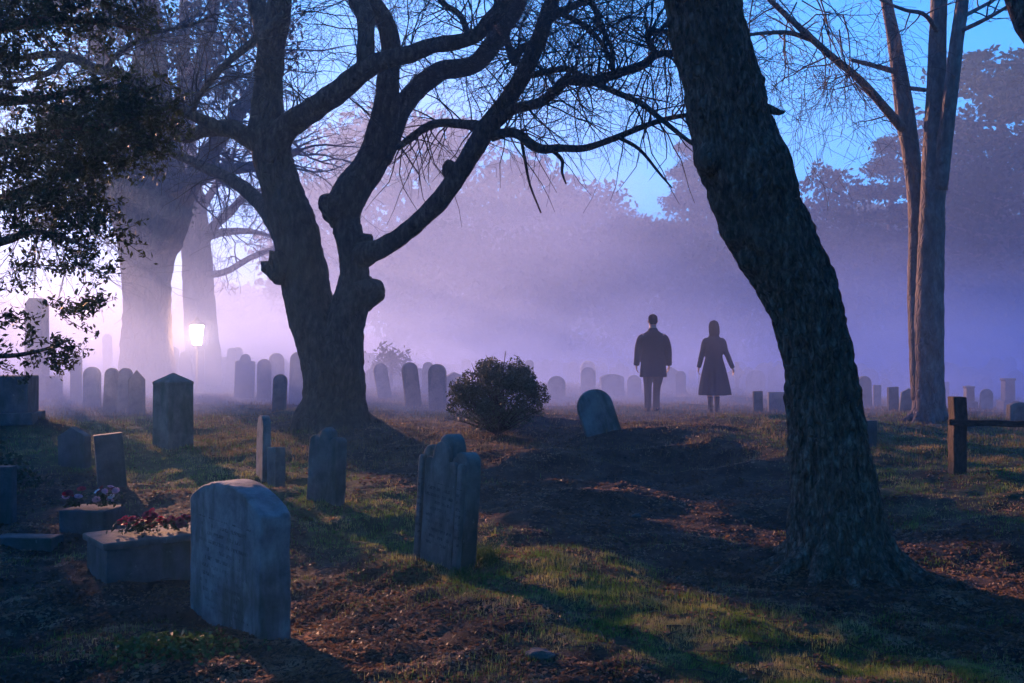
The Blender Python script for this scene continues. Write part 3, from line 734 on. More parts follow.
for k in range(14):
    s0 = P(690 + random.uniform(-10, 10), -100 - 10 * k, 7.4); d = np.array([random.uniform(-1, 1), random.uniform(-1, 1), random.uniform(.7, 1.4)])
    grow(cr, s0, d, 2.4, .035, 2, 0., .16, n=4)
cr.build('crown', M_twig, near_tree)

# --- the forked tree in the centre left
D0 = 15.9
fb = G(333, 424); D0 = fb[1]
fork = thing('forked_tree', (fb[0], fb[1], Hs(fb[0], fb[1])), 'huge forked bare tree left of centre with twisting limbs across the sky', 'tree')
trunk = MB()
def wp(l): return [P(a, b_, d) for a, b_, r_, d in l], [r_ * d / F for a, b_, r_, d in l]
a1 = [(333, 440, 46, D0), (331, 420, 37, D0), (331, 400, 29, D0), (328, 370, 25, D0), (321, 340, 24, D0), (310, 310, 24, D0 + .1), (303, 270, 23, D0 + .1), (297, 240, 23, D0 + .1), (290, 215, 22, D0 + .1), (281, 185, 19, D0 + .1), (273, 160, 19, D0 + .1), (266, 130, 19, D0 + .1)]
a2 = [(338, 440, 34, D0), (340, 400, 26, D0), (340, 365, 22, D0 - .1), (343, 330, 20, D0 - .1), (352, 300, 18, D0 - .1), (354, 272, 14, D0 - .1), (351, 245, 13, D0 - .1), (344, 215, 15, D0), (340, 200, 18, D0)]
for q, n_ in ((a1, 40), (a2, 40)): w_, r_ = wp(q); tube(trunk, w_, r_, n_, 12, .08, .02, seed=n_)
for q in ([(280, 268, 20, D0), (276, 276, 12, D0 - .1), (272, 280, 6, D0 - .1)], [(360, 296, 18, D0 - .1), (373, 292, 12, D0 - .2), (381, 288, 7, D0 - .2), (384, 287, 3, D0 - .2)], [(338, 210, 17, D0 - .1), (326, 204, 11, D0 - .2), (320, 203, 5, D0 - .2)], [(358, 248, 13, D0 - .1), (366, 240, 7, D0 - .1), (370, 237, 3, D0)]):
    w_, r_ = wp(q); tube(trunk, w_, r_, 24, 7, .5, .02, seed=int(q[0][0]))
trunk.build('trunk', M_bark_oak, fork)
flare(fork, fb, .45, 8, .5, .42, M_bark_oak, 70)
LB = [
 # left stem upward
 [(266, 135, 19, D0 + .1), (268, 95, 15, D0 + .1), (271, 50, 13, D0), (279, 10, 12, D0 - .2), (285, -60, 10, D0 - .6), (290, -160, 6, D0 - 1)],
 [(270, 50, 12, D0), (262, 20, 10, D0 + .3), (254, -10, 9, D0 + .5), (240, -100, 5, D0 + 1)],
 # leftwards limbs
 [(262, 145, 11, D0 + .1), (240, 133, 9, D0 + .3), (228, 128, 9, D0 + .4), (205, 130, 7, D0 + .6), (185, 138, 5, D0 + .8), (172, 128, 4, D0 + .9), (150, 112, 3, D0 + 1.1), (120, 96, 2, D0 + 1.4)],
 [(258, 140, 9, D0 + .1), (215, 125, 6, D0), (185, 112, 5.5, D0 - .1), (155, 98, 5, D0 - .3), (130, 78, 4.5, D0 - .5), (95, 68, 4.5, D0 - .7), (68, 56, 4, D0 - .8), (40, 55, 3.5, D0 - .9), (10, 62, 2.5, D0 - 1)],
 [(68, 57, 3.6, D0 - .8), (50, 72, 3, D0 - 1), (25, 80, 2.4, D0 - 1.2), (0, 82, 2, D0 - 1.3)],
 [(192, 115, 2.6, D0), (200, 95, 3, D0 - .4), (225, 65, 3.4, D0 - .5), (255, 40, 4, D0 - .4), (285, 12, 3, D0 - .4)],
 [(285, 236, 12, D0 + .5), (262, 205, 8, D0 + 1.5), (235, 182, 6.5, D0 + 2.2), (200, 165, 5, D0 + 3), (165, 150, 4, D0 + 3.6), (130, 138, 2.5, D0 + 4)],
 [(105, 70, 3, D0 - .7), (120, 52, 2.6, D0 - .6), (150, 34, 2.2, D0 - .5), (190, 25, 1.6, D0 - .4), (215, 14, 1.1, D0 - .3)],
 # limb crossing to the right and up
 [(270, 160, 14, D0), (285, 130, 13, D0 - .1), (305, 115, 12, D0 - .3), (340, 90, 11.5, D0 - .6), (365, 70, 10, D0 - .8), (385, 60, 9, D0 - 1), (410, 54, 8.5, D0 - 1.1), (432, 46, 7.5, D0 - 1.2), (455, 42, 7.5, D0 - 1.3), (475, 36, 7, D0 - 1.3), (488, 22, 7, D0 - 1.3), (505, 0, 7, D0 - 1.3), (520, -50, 5, D0 - 1.4)],
 [(365, 68, 9, D0 - .8), (366, 40, 8.5, D0 - .8), (365, 15, 9, D0 - .7), (355, -10, 9, D0 - .6), (345, -80, 6, D0 - .3)],
 # right stem
 [(342, 212, 19, D0), (352, 190, 18, D0), (368, 168, 16.5, D0 + .1), (380, 140, 15, D0 + .1), (386, 110, 13, D0 + .1), (388, 80, 11, D0), (391, 55, 10, D0), (388, 30, 9.5, D0 - .1), (378, 10, 8.5, D0 - .1), (366, -10, 8, D0 - .1), (350, -90, 5, D0 - .3)],
 [(378, 158, 14, D0 + .1), (390, 135, 12, D0 + .2), (400, 110, 11, D0 + .3), (418, 88, 10, D0 + .5), (440, 72, 9.5, D0 + .6), (462, 68, 9, D0 + .7), (478, 62, 9, D0 + .8), (492, 45, 9.5, D0 + .8), (505, 22, 10, D0 + .8), (518, 0, 9, D0 + .8), (535, -70, 6, D0 + .9)],
 # the long limb rising right
 [(362, 255, 13, D0 - .2), (378, 250, 10, D0 - .4), (395, 240, 9.5, D0 - .5), (418, 222, 9, D0 - .7), (440, 200, 9.5, D0 - .9), (455, 180, 9, D0 - 1), (470, 155, 9.5, D0 - 1.1), (486, 130, 10.5, D0 - 1.2), (500, 110, 9, D0 - 1.2), (520, 80, 8.5, D0 - 1.3), (535, 50, 8, D0 - 1.3), (545, 20, 7.5, D0 - 1.3), (555, -10, 7, D0 - 1.4), (570, -80, 4, D0 - 1.5)],
 [(452, 172, 9, D0 - 1), (447, 166, 7.5, D0 - 1), (444, 164, 4, D0 - 1)],
 [(484, 126, 5.5, D0 - 1.2), (460, 124, 4.8, D0 - .8), (440, 123, 4.3, D0 - .6), (425, 128, 4, D0 - .4), (408, 140, 3.6, D0 - .2), (398, 148, 3, D0)],
 [(498, 122, 6, D0 - 1.2), (512, 110, 5.5, D0 - 1.4), (540, 102, 5, D0 - 1.6), (556, 90, 5, D0 - 1.8), (566, 80, 5, D0 - 1.9), (590, 82, 4.8, D0 - 2), (615, 74, 4.8, D0 - 2.1), (640, 66, 4.4, D0 - 2.1), (655, 56, 4, D0 - 2.1), (668, 53, 3.4, D0 - 2.1), (684, 57, 3, D0 - 2.1), (720, 66, 2, D0 - 2.1)],
 [(656, 54, 3.4, D0 - 2.1), (648, 40, 3.2, D0 - 2.2), (650, 32, 3, D0 - 2.3), (662, 31, 2.6, D0 - 2.3), (680, 35, 2.3, D0 - 2.4), (700, 36, 2, D0 - 2.4)],
 [(532, 75, 3.5, D0 - 1.3), (550, 71, 3.3, D0 - 1.7), (568, 69, 3.2, D0 - 2), (588, 80, 3.2, D0 - 2.2), (610, 90, 3, D0 - 2.4), (640, 103, 3, D0 - 2.6), (662, 120, 2.6, D0 - 2.8), (690, 142, 2, D0 - 3), (715, 158, 1.2, D0 - 3.1)],
 [(492, 136, 6, D0 - 1.2), (505, 133, 5, D0 - 1.3), (518, 134, 5, D0 - 1.4), (538, 148, 5, D0 - 1.5), (562, 148, 4, D0 - 1.6), (585, 148, 3.6, D0 - 1.7), (615, 138, 3.2, D0 - 1.8), (650, 124, 2.8, D0 - 1.9), (680, 116, 2.4, D0 - 2), (710, 114, 1.8, D0 - 2.1)],
 [(552, 150, 2.2, D0 - 1.5), (562, 160, 2, D0 - 1.4), (562, 172, 1.4, D0 - 1.3), (566, 184, .8, D0 - 1.3)],
 [(521, 138, 1.8, D0 - 1.4), (525, 160, 1.6, D0 - 1.3), (530, 185, 1.2, D0 - 1.2), (541, 213, .8, D0 - 1.1)],
 [(620, 138, 2.2, D0 - 1.9), (640, 150, 1.8, D0 - 2), (660, 174, 1.3, D0 - 2), (672, 188, .8, D0 - 2)],
 [(532, 45, 5, D0 - 1.3), (520, 50, 4.5, D0 - 1.2), (514, 62, 4, D0 - 1), (506, 38, 4, D0 - .6), (498, 24, 5, D0)],
 [(548, 20, 4.5, D0 - 1.3), (565, 10, 4, D0 - 1.5), (590, 2, 3.2, D0 - 1.7), (600, 25, 2.8, D0 - 1.9), (612, 50, 2, D0 - 2.1), (614, 70, 1.4, D0 - 2.2)],
 [(560, 13, 3, D0 - 1.5), (585, 26, 2.6, D0 - 1.8), (605, 48, 2.2, D0 - 2), (615, 74, 2, D0 - 2.1)],
 [(470, 40, 4, D0 - 1.2), (460, 15, 3, D0 - .9), (440, 0, 2.4, D0 - .8), (420, -30, 1.6, D0 - .5)],
]
tw = MB(); ZMIN = 4.5
for q in LB:
    nsub = 8 if q[0][2] > 7 else 5
    W, rd_ = limb(fork, q, 'limb', M_bark_oak, 18 if q[0][2] > 7 else 9, nsub, .1 if q[0][2] > 4 else .05, .006 if q[0][2] > 7 else 0)
    big = q[0][2] > 7
    Wc = catmull(np.column_stack([W, rd_]), 4)
    for k in range(4 if big else 1, len(Wc)):
        c = Wc[k]; r0 = c[3]
        pr = .35 if r0 > .1 else .75
        for _ in range(2):
            if random.random() < pr and c[2] > 4.35:
                t = unit(Wc[min(k + 1, len(Wc) - 1)][:3] - Wc[k - 1][:3])
                d = unit(t * .4 + unit(np.cross(t, rv())) * .9 + np.array([0, 0, .45]))
                grow(tw, c[:3], d, random.uniform(.7, 1.8), min(.014, r0 * .45), 2, .03, .2, (3, 5), 3, .0028)
# whole sprays high up, mostly above the frame, hanging into it
for k in range(22):
    px = random.choice([random.uniform(290, 560), random.uniform(540, 700)]); s0 = P(px, random.uniform(-60, 20), D0 - random.uniform(-1.5, 3))
    d = np.array([random.uniform(-.8, 1.), random.uniform(-.6, .6), random.uniform(-.45, .25)])
    grow(tw, s0, d, random.uniform(1.4, 2.3), .012, 2, .04, .17, (4, 5), 3, .0028)
tw.build('twigs', M_twig, fork); ZMIN = -9

# --- twin-stemmed pale tree on the right
tb = G(928, 421); D1 = tb[1]
twin = thing('twin_stem_tree', (tb[0], tb[1], Hs(tb[0], tb[1])), 'slender pale tree with twin stems at the right behind the fence', 'tree')
W, rd_ = limb(twin, [(929, 440, 21, D1), (929, 420, 17, D1), (929, 390, 14.5, D1), (929, 340, 14, D1), (930, 280, 13, D1), (932, 220, 12, D1), (934, 160, 11, D1), (936, 90, 9, D1), (938, 30, 8, D1), (940, -40, 7, D1), (945, -200, 3, D1)], 'trunk', M_bark_pale, 28, 8, .05, .008)
flare(twin, tb, .25, 7, .28, .3, M_bark_pale, 20)
limb(twin, [(921, 400, 9, D1 + .05), (918, 350, 8.5, D1 + .1), (916, 290, 8, D1 + .2), (917, 220, 8, D1 + .3), (913, 170, 8, D1 + .4), (906, 120, 9, D1 + .5), (899, 70, 7.5, D1 + .5), (892, 30, 6, D1 + .5), (885, -10, 5, D1 + .5), (875, -100, 3, D1 + .5)], 'stem', M_bark_pale, 18, 8, .05, .006)
limb(twin, [(939, 190, 8, D1 - .1), (945, 140, 7.5, D1 - .2), (951, 90, 7, D1 - .3), (957, 40, 6.5, D1 - .4), (963, -5, 6, D1 - .4), (970, -90, 3, D1 - .5)], 'stem', M_bark_pale, 16, 8, .05)
tw = MB()
TL = [[(902, 128, 5, D1 + .4), (885, 108, 4.5, D1 + .1), (860, 80, 4, D1 - .3), (830, 55, 3.6, D1 - .7), (800, 28, 3.3, D1 - 1), (770, 0, 2.6, D1 - 1.2), (745, -25, 2, D1 - 1.3)],
      [(812, 40, 2.6, D1 - .8), (790, 33, 2.4, D1 - 1), (765, 33, 2, D1 - 1.2), (740, 36, 1.6, D1 - 1.4)],
      [(896, 72, 3, D1 + .5), (875, 66, 2.6, D1 + .3), (852, 60, 2, D1)],
      [(908, 88, 2.2, D1 + .4), (925, 90, 2.2, D1), ],
      [(940, 36, 2.5, D1), (925, 15, 2.2, D1 - .4), (905, 10, 1.8, D1 - .6), (880, 0, 1.2, D1 - .8)],
      [(958, 32, 2.6, D1 - .4), (980, 22, 2.2, D1 - .8), (1005, 8, 1.7, D1 - 1.1), (1024, -6, 1, D1 - 1.3)],
      [(960, 18, 2.2, D1 - .4), (985, 5, 1.8, D1), (1010, -10, 1.2, D1 + .3)]]
for q in TL:
    W, rd_ = limb(twin, q, 'limb', M_bark_pale, 8, 5, .05)
    if len(q) < 3: continue
    Wc = catmull(np.column_stack([W, rd_]), 4)
    for k in range(2, len(Wc)):
        if random.random() < .55:
            t = unit(Wc[k][:3] - Wc[k - 1][:3]); grow(tw, Wc[k][:3], unit(t * .4 + unit(np.cross(t, rv()))), random.uniform(.5, 1.3), min(.016, Wc[k][3] * .5), 2, .02, .2, (3, 5), 3, .0032)
for k in range(16):
    s0 = P(random.uniform(745, 850), random.uniform(-40, 40), D1 - random.uniform(0, 2)); grow(tw, s0, np.array([random.uniform(-.5, .8), 0, random.uniform(-.9, -.1)]), random.uniform(1.2, 2.2), .014, 2, .04, .18, (4, 5), 3, .0032)
tw.build('twigs', M_twig, twin)

# --- a tree just outside the frame on the right; only a branch tip shows in the corner
tt = (6.6, 9.6); lean2 = thing('roadside_tree', (tt[0], tt[1], Hs(*tt)), 'dark tree at the right whose limb just cuts the top right corner', 'tree')
mb = MB(); tube(mb, [(tt[0], tt[1], Hs(*tt) - .2), (6.5, 9.6, 2), (6.3, 9.4, 3.6), (6.2, 9.3, 6)], [.36, .27, .22, .12], 24, 8, .08, .012); mb.build('trunk', M_bark_near, lean2)
limb(lean2, [(1180, 160, 16, 9.4), (1100, 110, 15, 9.2), (1040, 40, 13, 9), (1018, 5, 10, 9), (1000, -60, 7, 9)], 'limb', M_bark_near, 18, 8, .1, .006)

def sky_block_crown(par, lobes_, n, sz, seed, nm='foliage'):
    pp_ = crown_pts(lobes_, n, -.35, .5, seed, .2); mb = MB(); leaves(mb, pp_, sz, .5); mb.build(nm, M_leaf_near, par, False)
# --- thick misty tree at the left with a broad dense crown, and a slimmer one behind the lamp
D2 = 26.
b2 = P(146, 395, D2); misty = thing('thick_trunk_tree', (b2[0], b2[1], Hs(b2[0], b2[1])), 'massive broad-crowned tree dim in the mist at the left', 'tree')
limb(misty, [(148, 430, 40, D2), (148, 392, 30, D2), (147, 350, 24, D2), (147, 300, 22, D2), (147, 262, 25, D2), (150, 235, 32, D2), (152, 205, 38, D2), (150, 170, 34, D2), (150, 120, 24, D2), (150, 60, 15, D2), (150, 0, 8, D2)], 'trunk', M_bark_far, 40, 8, .1, .04)
tw = MB(); mlimbs = []
for q in ([(130, 215, 16, D2), (105, 190, 10, D2 + .7), (70, 160, 8, D2 + 1.4), (20, 140, 5, D2 + 2)], [(175, 205, 14, D2), (205, 160, 9, D2 - 1), (240, 110, 7, D2 - 2), (275, 50, 4, D2 - 2)], [(165, 150, 13, D2), (190, 90, 8, D2 + 1), (210, 30, 6, D2 + 2), (220, -40, 4, D2 + 2)],
          [(140, 150, 13, D2), (110, 80, 8, D2 - 1), (90, 20, 5, D2 - 2)], [(170, 190, 12, D2 - .5), (215, 172, 7, D2 - 2), (260, 165, 5, D2 - 3), (300, 150, 3, D2 - 4)], [(140, 190, 10, D2 - .5), (100, 195, 6, D2 - 2), (70, 205, 4, D2 - 3), (40, 230, 3, D2 - 4)]):
    W, rd_ = limb(misty, q, 'limb', M_bark_far, 12, 6, .1); mlimbs.append((W, rd_))
    Wc = catmull(np.column_stack([W, rd_]), 5)
    for k in range(2, len(Wc)):
        t = unit(Wc[k][:3] - Wc[k - 1][:3])
        for _ in range(3): grow(tw, Wc[k][:3], unit(t * .5 + unit(np.cross(t, rv()))), random.uniform(1.0, 2.4), .034, 2, .02, .2, (3, 5), 3, .005)
tw.build('twigs', M_twig, misty)
lob = []
for (px, py, rx, ry, d) in ((150, 60, 95, 75, 0), (60, 90, 75, 70, 1.5), (110, 160, 60, 45, -1), (235, 60, 75, 70, 1), (220, 135, 55, 40, -1.5), (160, 200, 45, 35, 1.5), (90, 0, 90, 60, 0), (220, -10, 90, 60, 0), (70, 200, 40, 30, 0), (285, 90, 35, 45, 1)):
    c = P(px, py, D2 + d); s = D2 / F; lob.append((c, (rx * s, rx * s * .9, ry * s)))
mb = MB(); leaves(mb, crown_pts(lob, 19000, .1, 1.0, 5, .2), .085, .55); mb.build('crown', M_leaf_far, misty, False)

D3 = 34.
b3 = P(196, 370, D3); slim = thing('slim_trunk_tree', (b3[0], b3[1], Hs(b3[0], b3[1])), 'slimmer misty tree with limbs to the right, straight behind the lamp', 'tree')
limb(slim, [(204, 420, 22, D3), (204, 370, 18, D3), (201, 330, 16, D3), (198, 280, 14.5, D3), (195, 230, 14, D3), (190, 190, 12, D3), (186, 140, 9, D3), (184, 60, 6, D3), (184, -20, 3, D3)], 'trunk', M_bark_far, 28, 8, .07, .02)
tw = MB()
for q in ([(200, 245, 7, D3), (215, 225, 5, D3 - .5), (230, 212, 4.5, D3 - 1), (245, 195, 3, D3 - 1.5), (260, 190, 2, D3 - 2)], [(203, 238, 5, D3), (225, 232, 4, D3 + .5), (255, 232, 2.6, D3 + 1), (280, 240, 1.6, D3 + 1.5)], [(205, 275, 4, D3), (225, 272, 3.4, D3 - 1), (250, 258, 3, D3 - 1.5), (275, 248, 2.4, D3 - 2)], [(198, 215, 5, D3), (210, 195, 4, D3), (225, 170, 3, D3), (235, 150, 2, D3)]):
    W, rd_ = limb(slim, q, 'limb', M_bark_far, 10, 5, .08); Wc = catmull(np.column_stack([W, rd_]), 4)
    for k in range(3, len(Wc)):
        t = unit(Wc[k][:3] - Wc[k - 1][:3])
        if random.random() < .7: grow(tw, Wc[k][:3], unit(t * .6 + unit(np.cross(t, rv()))), random.uniform(1., 2.4), .035, 2, .03, .2, (3, 5), 3, .007)
tw.build('twigs', M_twig, slim)

# --- far tree line
def broad_tree(px, top, wpx, D, label, seed, group='trees of the far tree line', matl=M_leaf_far, n=10000, low=.16):
    s = D / F; x = (px - 512) * s; z0 = Hs(x, D); ztop = CAMZ + (350 - top) * s; h = ztop - z0; w = wpx * s
    o = thing('broadleaf_tree', (x, D, z0), label, 'tree', group)
    rs = random.Random(seed); mb = MB()
    tube(mb, [(x, D, z0 - .3), (x + .1, D, z0 + h * .2), (x - .2, D, z0 + h * .5), (x, D, z0 + h * .85)], [w * .05, w * .035, w * .025, .05], 12, 4, .1); mb.build('trunk', M_bark_far, o)
    lobes = []
    for k in range(26):
        t = .3 + .66 * ((k + .5) / 26) ** .8; env = math.sqrt(max(.02, 1 - ((t - .5) / .53) ** 2)) if t > .5 else .95
        rr = w * .5 * rs.uniform(.26, .4); a = k * 2.4 + rs.uniform(-.4, .4)
        off = max(0, w * .5 * env - rr * .75) * rs.uniform(.75, 1.08)
        lobes.append(((x + off * math.cos(a), D + off * math.sin(a) * .8, z0 + h * t - rr * .45), (rr, rr, rr * .8)))
    for k in range(6): lobes.append(((x + rs.uniform(-.25, .25) * w, D + rs.uniform(-.1, .1) * w, z0 + h * (low + .13 * k)), (w * .34, w * .3, h * .13)))
    mb = MB(); leaves(mb, crown_pts(lobes, n, -.25, w * .05, seed, .25), .016 * w + .07, .6); mb.build('crown', matl, o, False); return o
def cedar(px, top, wpx, D, label, seed, tiers=11):
    s = D / F; x = (px - 512) * s; z0 = Hs(x, D); h = CAMZ + (350 - top) * s - z0; w = wpx * s
    o = thing('cedar_tree', (x, D, z0), label, 'tree', 'tall cedars on the right'); rs = random.Random(seed); mb = MB(); lm = mb
    tube(mb, [(x, D, z0 - .3), (x, D, z0 + h * .5), (x + .2, D, z0 + h * .97)], [w * .055, w * .04, .08], 12, 4, .06)
    lobes = []
    for k in range(tiers):
        t = .25 + .72 * k / (tiers - 1); L = w * .5 * (1.05 - .62 * max(0, (t - .45) / .55) ** 1.6)
        for q in range(rs.choice((6, 7))):
            a = rs.random() * 2 * PI; l_ = L * rs.uniform(.6, 1); e = (x + l_ * math.cos(a), D + l_ * math.sin(a), z0 + h * t + l_ * rs.uniform(-.02, .16))
            tube(lm, [(x, D, z0 + h * t - .3), ((x + e[0]) / 2, (D + e[1]) / 2, (z0 + h * t - .3 + e[2]) / 2 - .1), e], [.12, .08, .03], 5)
            for f_ in (.55, 1.):
                lobes.append(((x + (e[0] - x) * f_, D + (e[1] - D) * f_, z0 + h * t + (e[2] - z0 - h * t) * f_), (L * .42, L * .42, L * .11 + .22)))
    lobes.append(((x, D, z0 + h * .95), (w * .24, w * .24, h * .06))); lobes.append(((x, D, z0 + h * .86), (w * .32, w * .32, h * .06)))
    mb.build('trunk', M_bark_far, o)
    mb = MB(); leaves(mb, crown_pts(lobes, 20000, -.4, w * .05, seed, .15), .016 * w + .06, .5, .3); mb.build('crown', M_leaf_ced, o, False); return o
TREES = [
 (318, 168, 130, 62, 'hazy round-topped tree seen through the fork of the bare tree'), (395, 98, 190, 68, 'broad purple-hazed tree rising highest between the bare limbs'),
 (452, 100, 90, 76, 'dark flat-topped tree showing over the long rising limb'), (520, 142, 150, 66, 'hazy tree behind the long rising limb'),
 (590, 170, 130, 70, 'sloping rounded tree in the middle of the far line'), (640, 208, 90, 62, 'low hazy tree at the dip of the far line, above the man'),
 (705, 158, 110, 64, 'hazy tree left behind the big leaning trunk'), (760, 205, 90, 72, 'low tree hidden mostly by the big leaning trunk'),
 (826, 155, 78, 58, 'small dark round-topped tree right of the leaning trunk'), (868, 215, 90, 66, 'low tree in the dip left of the twin-stemmed tree'),
 (560, 225, 200, 56, 'lower wide tree in front of the far line, above the bush'), (440, 215, 190, 56, 'lower wide tree in front of the far line behind the long limb'),
 (730, 235, 160, 54, 'lower wide tree behind the woman'), (900, 240, 160, 56, 'lower wide tree behind the twin-stemmed tree'),
 (-40, 288, 150, 88, 'low tree far off at the left edge of the mist'), (75, 296, 140, 92, 'low tree far off in the glow left of the thick trunk'), (235, 285, 150, 90, 'low tree far off between the lamp and the forked tree'),
 (455, 190, 150, 94, 'tree of the rear row added for shade behind the flat-topped dark one'), (560, 188, 150, 92, 'tree of the rear row added for shade behind the sloping rounded one'), (665, 214, 150, 95, 'tree of the rear row added for shade in the dip above the man'), (770, 190, 150, 92, 'tree of the rear row added for shade behind the leaning trunk'), (870, 196, 150, 95, 'tree of the rear row added for shade behind the dip by the twin stems'), (975, 170, 160, 92, 'tree of the rear row added for shade behind the tall cedar'),  # rear row added to keep sun off the mist on the right
 (1030, 250, 170, 52, 'lower wide tree behind the rail at the right'),
]
for k, (px, top, w, D, lab) in enumerate(TREES): broad_tree(px, top, w, D, lab, 100 + k)
broad_tree(-152, 90, 236, 24, 'unseen dense tree added beyond the left edge to shade the nearest graves', 190, 'trees of the far tree line', n=16000, low=.03)  # unseen occluder, added to darken the near left foreground
cedar(1000, 50, 190, 52, 'tall dark layered cedar at the right edge', 201, 13)
cedar(890, 138, 80, 58, 'smaller layered cedar left of the twin stems', 202, 8)
cedar(1120, 90, 150, 58, 'dark cedar just outside the right edge', 203, 10)
cedar(690, 140, 60, 66, 'slim flat-topped cedar peeking left of the leaning trunk', 204, 7)

# --- dark evergreen foliage hanging in at the left
ev = thing('evergreen_tree', (-5.4, 6.6, Hs(-5.4, 6.6)), 'dark evergreen with leafy boughs hanging in from the left edge', 'tree')
mb = MB(); tube(mb, [(-5.4, 6.6, Hs(-5.4, 6.6) - .2), (-5.3, 6.6, 1.6), (-5.15, 6.5, 3.2), (-5.0, 6.4, 5.2), (-4.9, 6.3, 7)], [.42, .3, .26, .2, .08], 28, 8, .1, .015); mb.build('trunk', M_bark_near, ev)
brs = [[(-330, 330, 12, 6.6), (-120, 350, 7, 6.4), (-10, 356, 3, 6.2), (35, 352, 2, 6.1), (70, 340, 1, 6.0)], [(-300, 250, 14, 6.6), (-80, 255, 8, 6.4), (0, 242, 4.5, 6.2), (30, 232, 3.4, 6.1), (60, 236, 2.2, 6.0), (92, 250, 1.2, 5.9)],
       [(-280, 150, 16, 6.5), (-60, 150, 9, 6.3), (20, 140, 6, 6.2), (80, 130, 4, 6.1), (140, 120, 2, 6.0)], [(-280, 200, 12, 6.5), (-40, 205, 7, 6.6), (30, 190, 4, 6.7), (80, 190, 2, 6.8)], [(-250, 60, 14, 6.4), (-60, 40, 9, 6.2), (10, 25, 6, 6.1), (80, 20, 3, 6.), (140, 30, 1.5, 6.)],
       [(-230, 20, 12, 6.4), (-40, 90, 7, 6.7), (30, 100, 4.5, 6.8), (90, 88, 2.5, 6.9), (150, 92, 1.2, 6.9)], [(-240, -60, 12, 6.4), (-30, -40, 7, 6.2), (60, -20, 4, 6.1)]]
for q in brs: limb(ev, q, 'branch', M_bark_near, 10, 8, .08)
cl = [  # px, py, rx, ry, depth, leaves
 (20, 15, 45, 25, 6.1, 1100), (75, 20, 45, 22, 6.0, 900), (120, 12, 30, 18, 6.1, 380), (10, 60, 25, 25, 6.3, 520), (-20, 110, 35, 50, 6.3, 700), (60, 115, 40, 24, 6.2, 1200), (110, 105, 38, 24, 6.2, 1300), (145, 112, 24, 26, 6.0, 900), (95, 140, 45, 28, 6.1, 1500), (135, 145, 28, 20, 6.1, 700), (45, 155, 45, 25, 6.3, 1300),
 (15, 170, 35, 30, 6.3, 900), (85, 175, 34, 22, 6.2, 800), (60, 205, 42, 20, 6.3, 800), (20, 215, 34, 22, 6.2, 750), (90, 215, 26, 20, 6.1, 480), (105, 232, 16, 14, 6.0, 230), (60, 240, 22, 12, 6.1, 300), (80, 262, 18, 10, 5.9, 250), (25, 262, 24, 10, 6.1, 170), (85, 305, 14, 11, 5.9, 260), (72, 318, 11, 6, 5.95, 80), (12, 320, 11, 9, 6.1, 130), (6, 345, 14, 12, 6.2, 160), (45, 337, 11, 7, 6.0, 70), (62, 352, 16, 11, 6.0, 220), (50, 366, 12, 7, 6.0, 70), (20, 362, 26, 9, 6.1, 130), (5, 280, 22, 14, 6.2, 140),
 (-60, 60, 60, 70, 6.4, 1500), (-70, 200, 60, 70, 6.4, 1500), (-60, 320, 55, 50, 6.4, 900), (-40, -40, 120, 50, 6.3, 2200), (100, -45, 80, 30, 6.2, 800)]
cen = []; tw = MB()
for (px, py, rx, ry, d, n_) in cl:
    c = P(px, py, d); s = d / F
    ns = max(3, int(n_ / 15))
    for q in range(ns):                      # each clump is a set of short leafy sprays
        a = RNG.normal(size=3) * .52; b0 = c + np.array([a[0] * rx * s, a[1] * .28, a[2] * ry * s])
        dr = unit(np.array([random.gauss(.35, .6), random.gauss(0, .5), random.gauss(.1, .5)])); L = random.uniform(.08, .2)
        tube(tw, [b0, b0 + dr * L * .5 + rv(.01), b0 + dr * L], [.003, .002, .001], 3, cap=False)
        k = 22; tt_ = RNG.random(k)[:, None]; cen.append(b0 + dr * L * tt_ + RNG.normal(0, .019, (k, 3)))
tw.build('twigs', M_twig, ev)
mb = MB(); leaves(mb, np.concatenate(cen), .019, .42); mb.build('foliage', M_leaf_near, ev, False)

sky_block_crown(lean2, [((7.4, 8.5, 5.2), (1.9, 2.4, 2.2)), ((6.8, 5.0, 4.6), (2.4, 2.6, 2.4)), ((6.2, 1.8, 4.4), (2.6, 2.4, 2.4)), ((8.2, 6.0, 2.6), (1.8, 3.0, 1.6)), ((4.6, 3.4, 6.2), (2.2, 2.4, 1.5)), ((4.8, 1.6, 2.9), (1.7, 2.0, 2.2)), ((4.0, -1.6, 3.1), (1.8, 2.0, 2.0))], 24000, .1, 301)  # leaf masses added out of view to block sky light from the right
sky_block_crown(ev, [((-5.6, 6.4, 6.4), (2.4, 1.8, 1.6)), ((-2.4, 1.6, 5.6), (2.2, 2.2, 1.2)), ((.6, 1.2, 5.9), (2.4, 2.0, 1.2)), ((.8, -1.6, 5.4), (3.0, 2.2, 1.6)), ((-3.4, -1.6, 4.6), (2.8, 2.0, 1.8))], 20000, .1, 302, 'crown')  # unseen overhead leaves, added to cut the sky light on the foreground

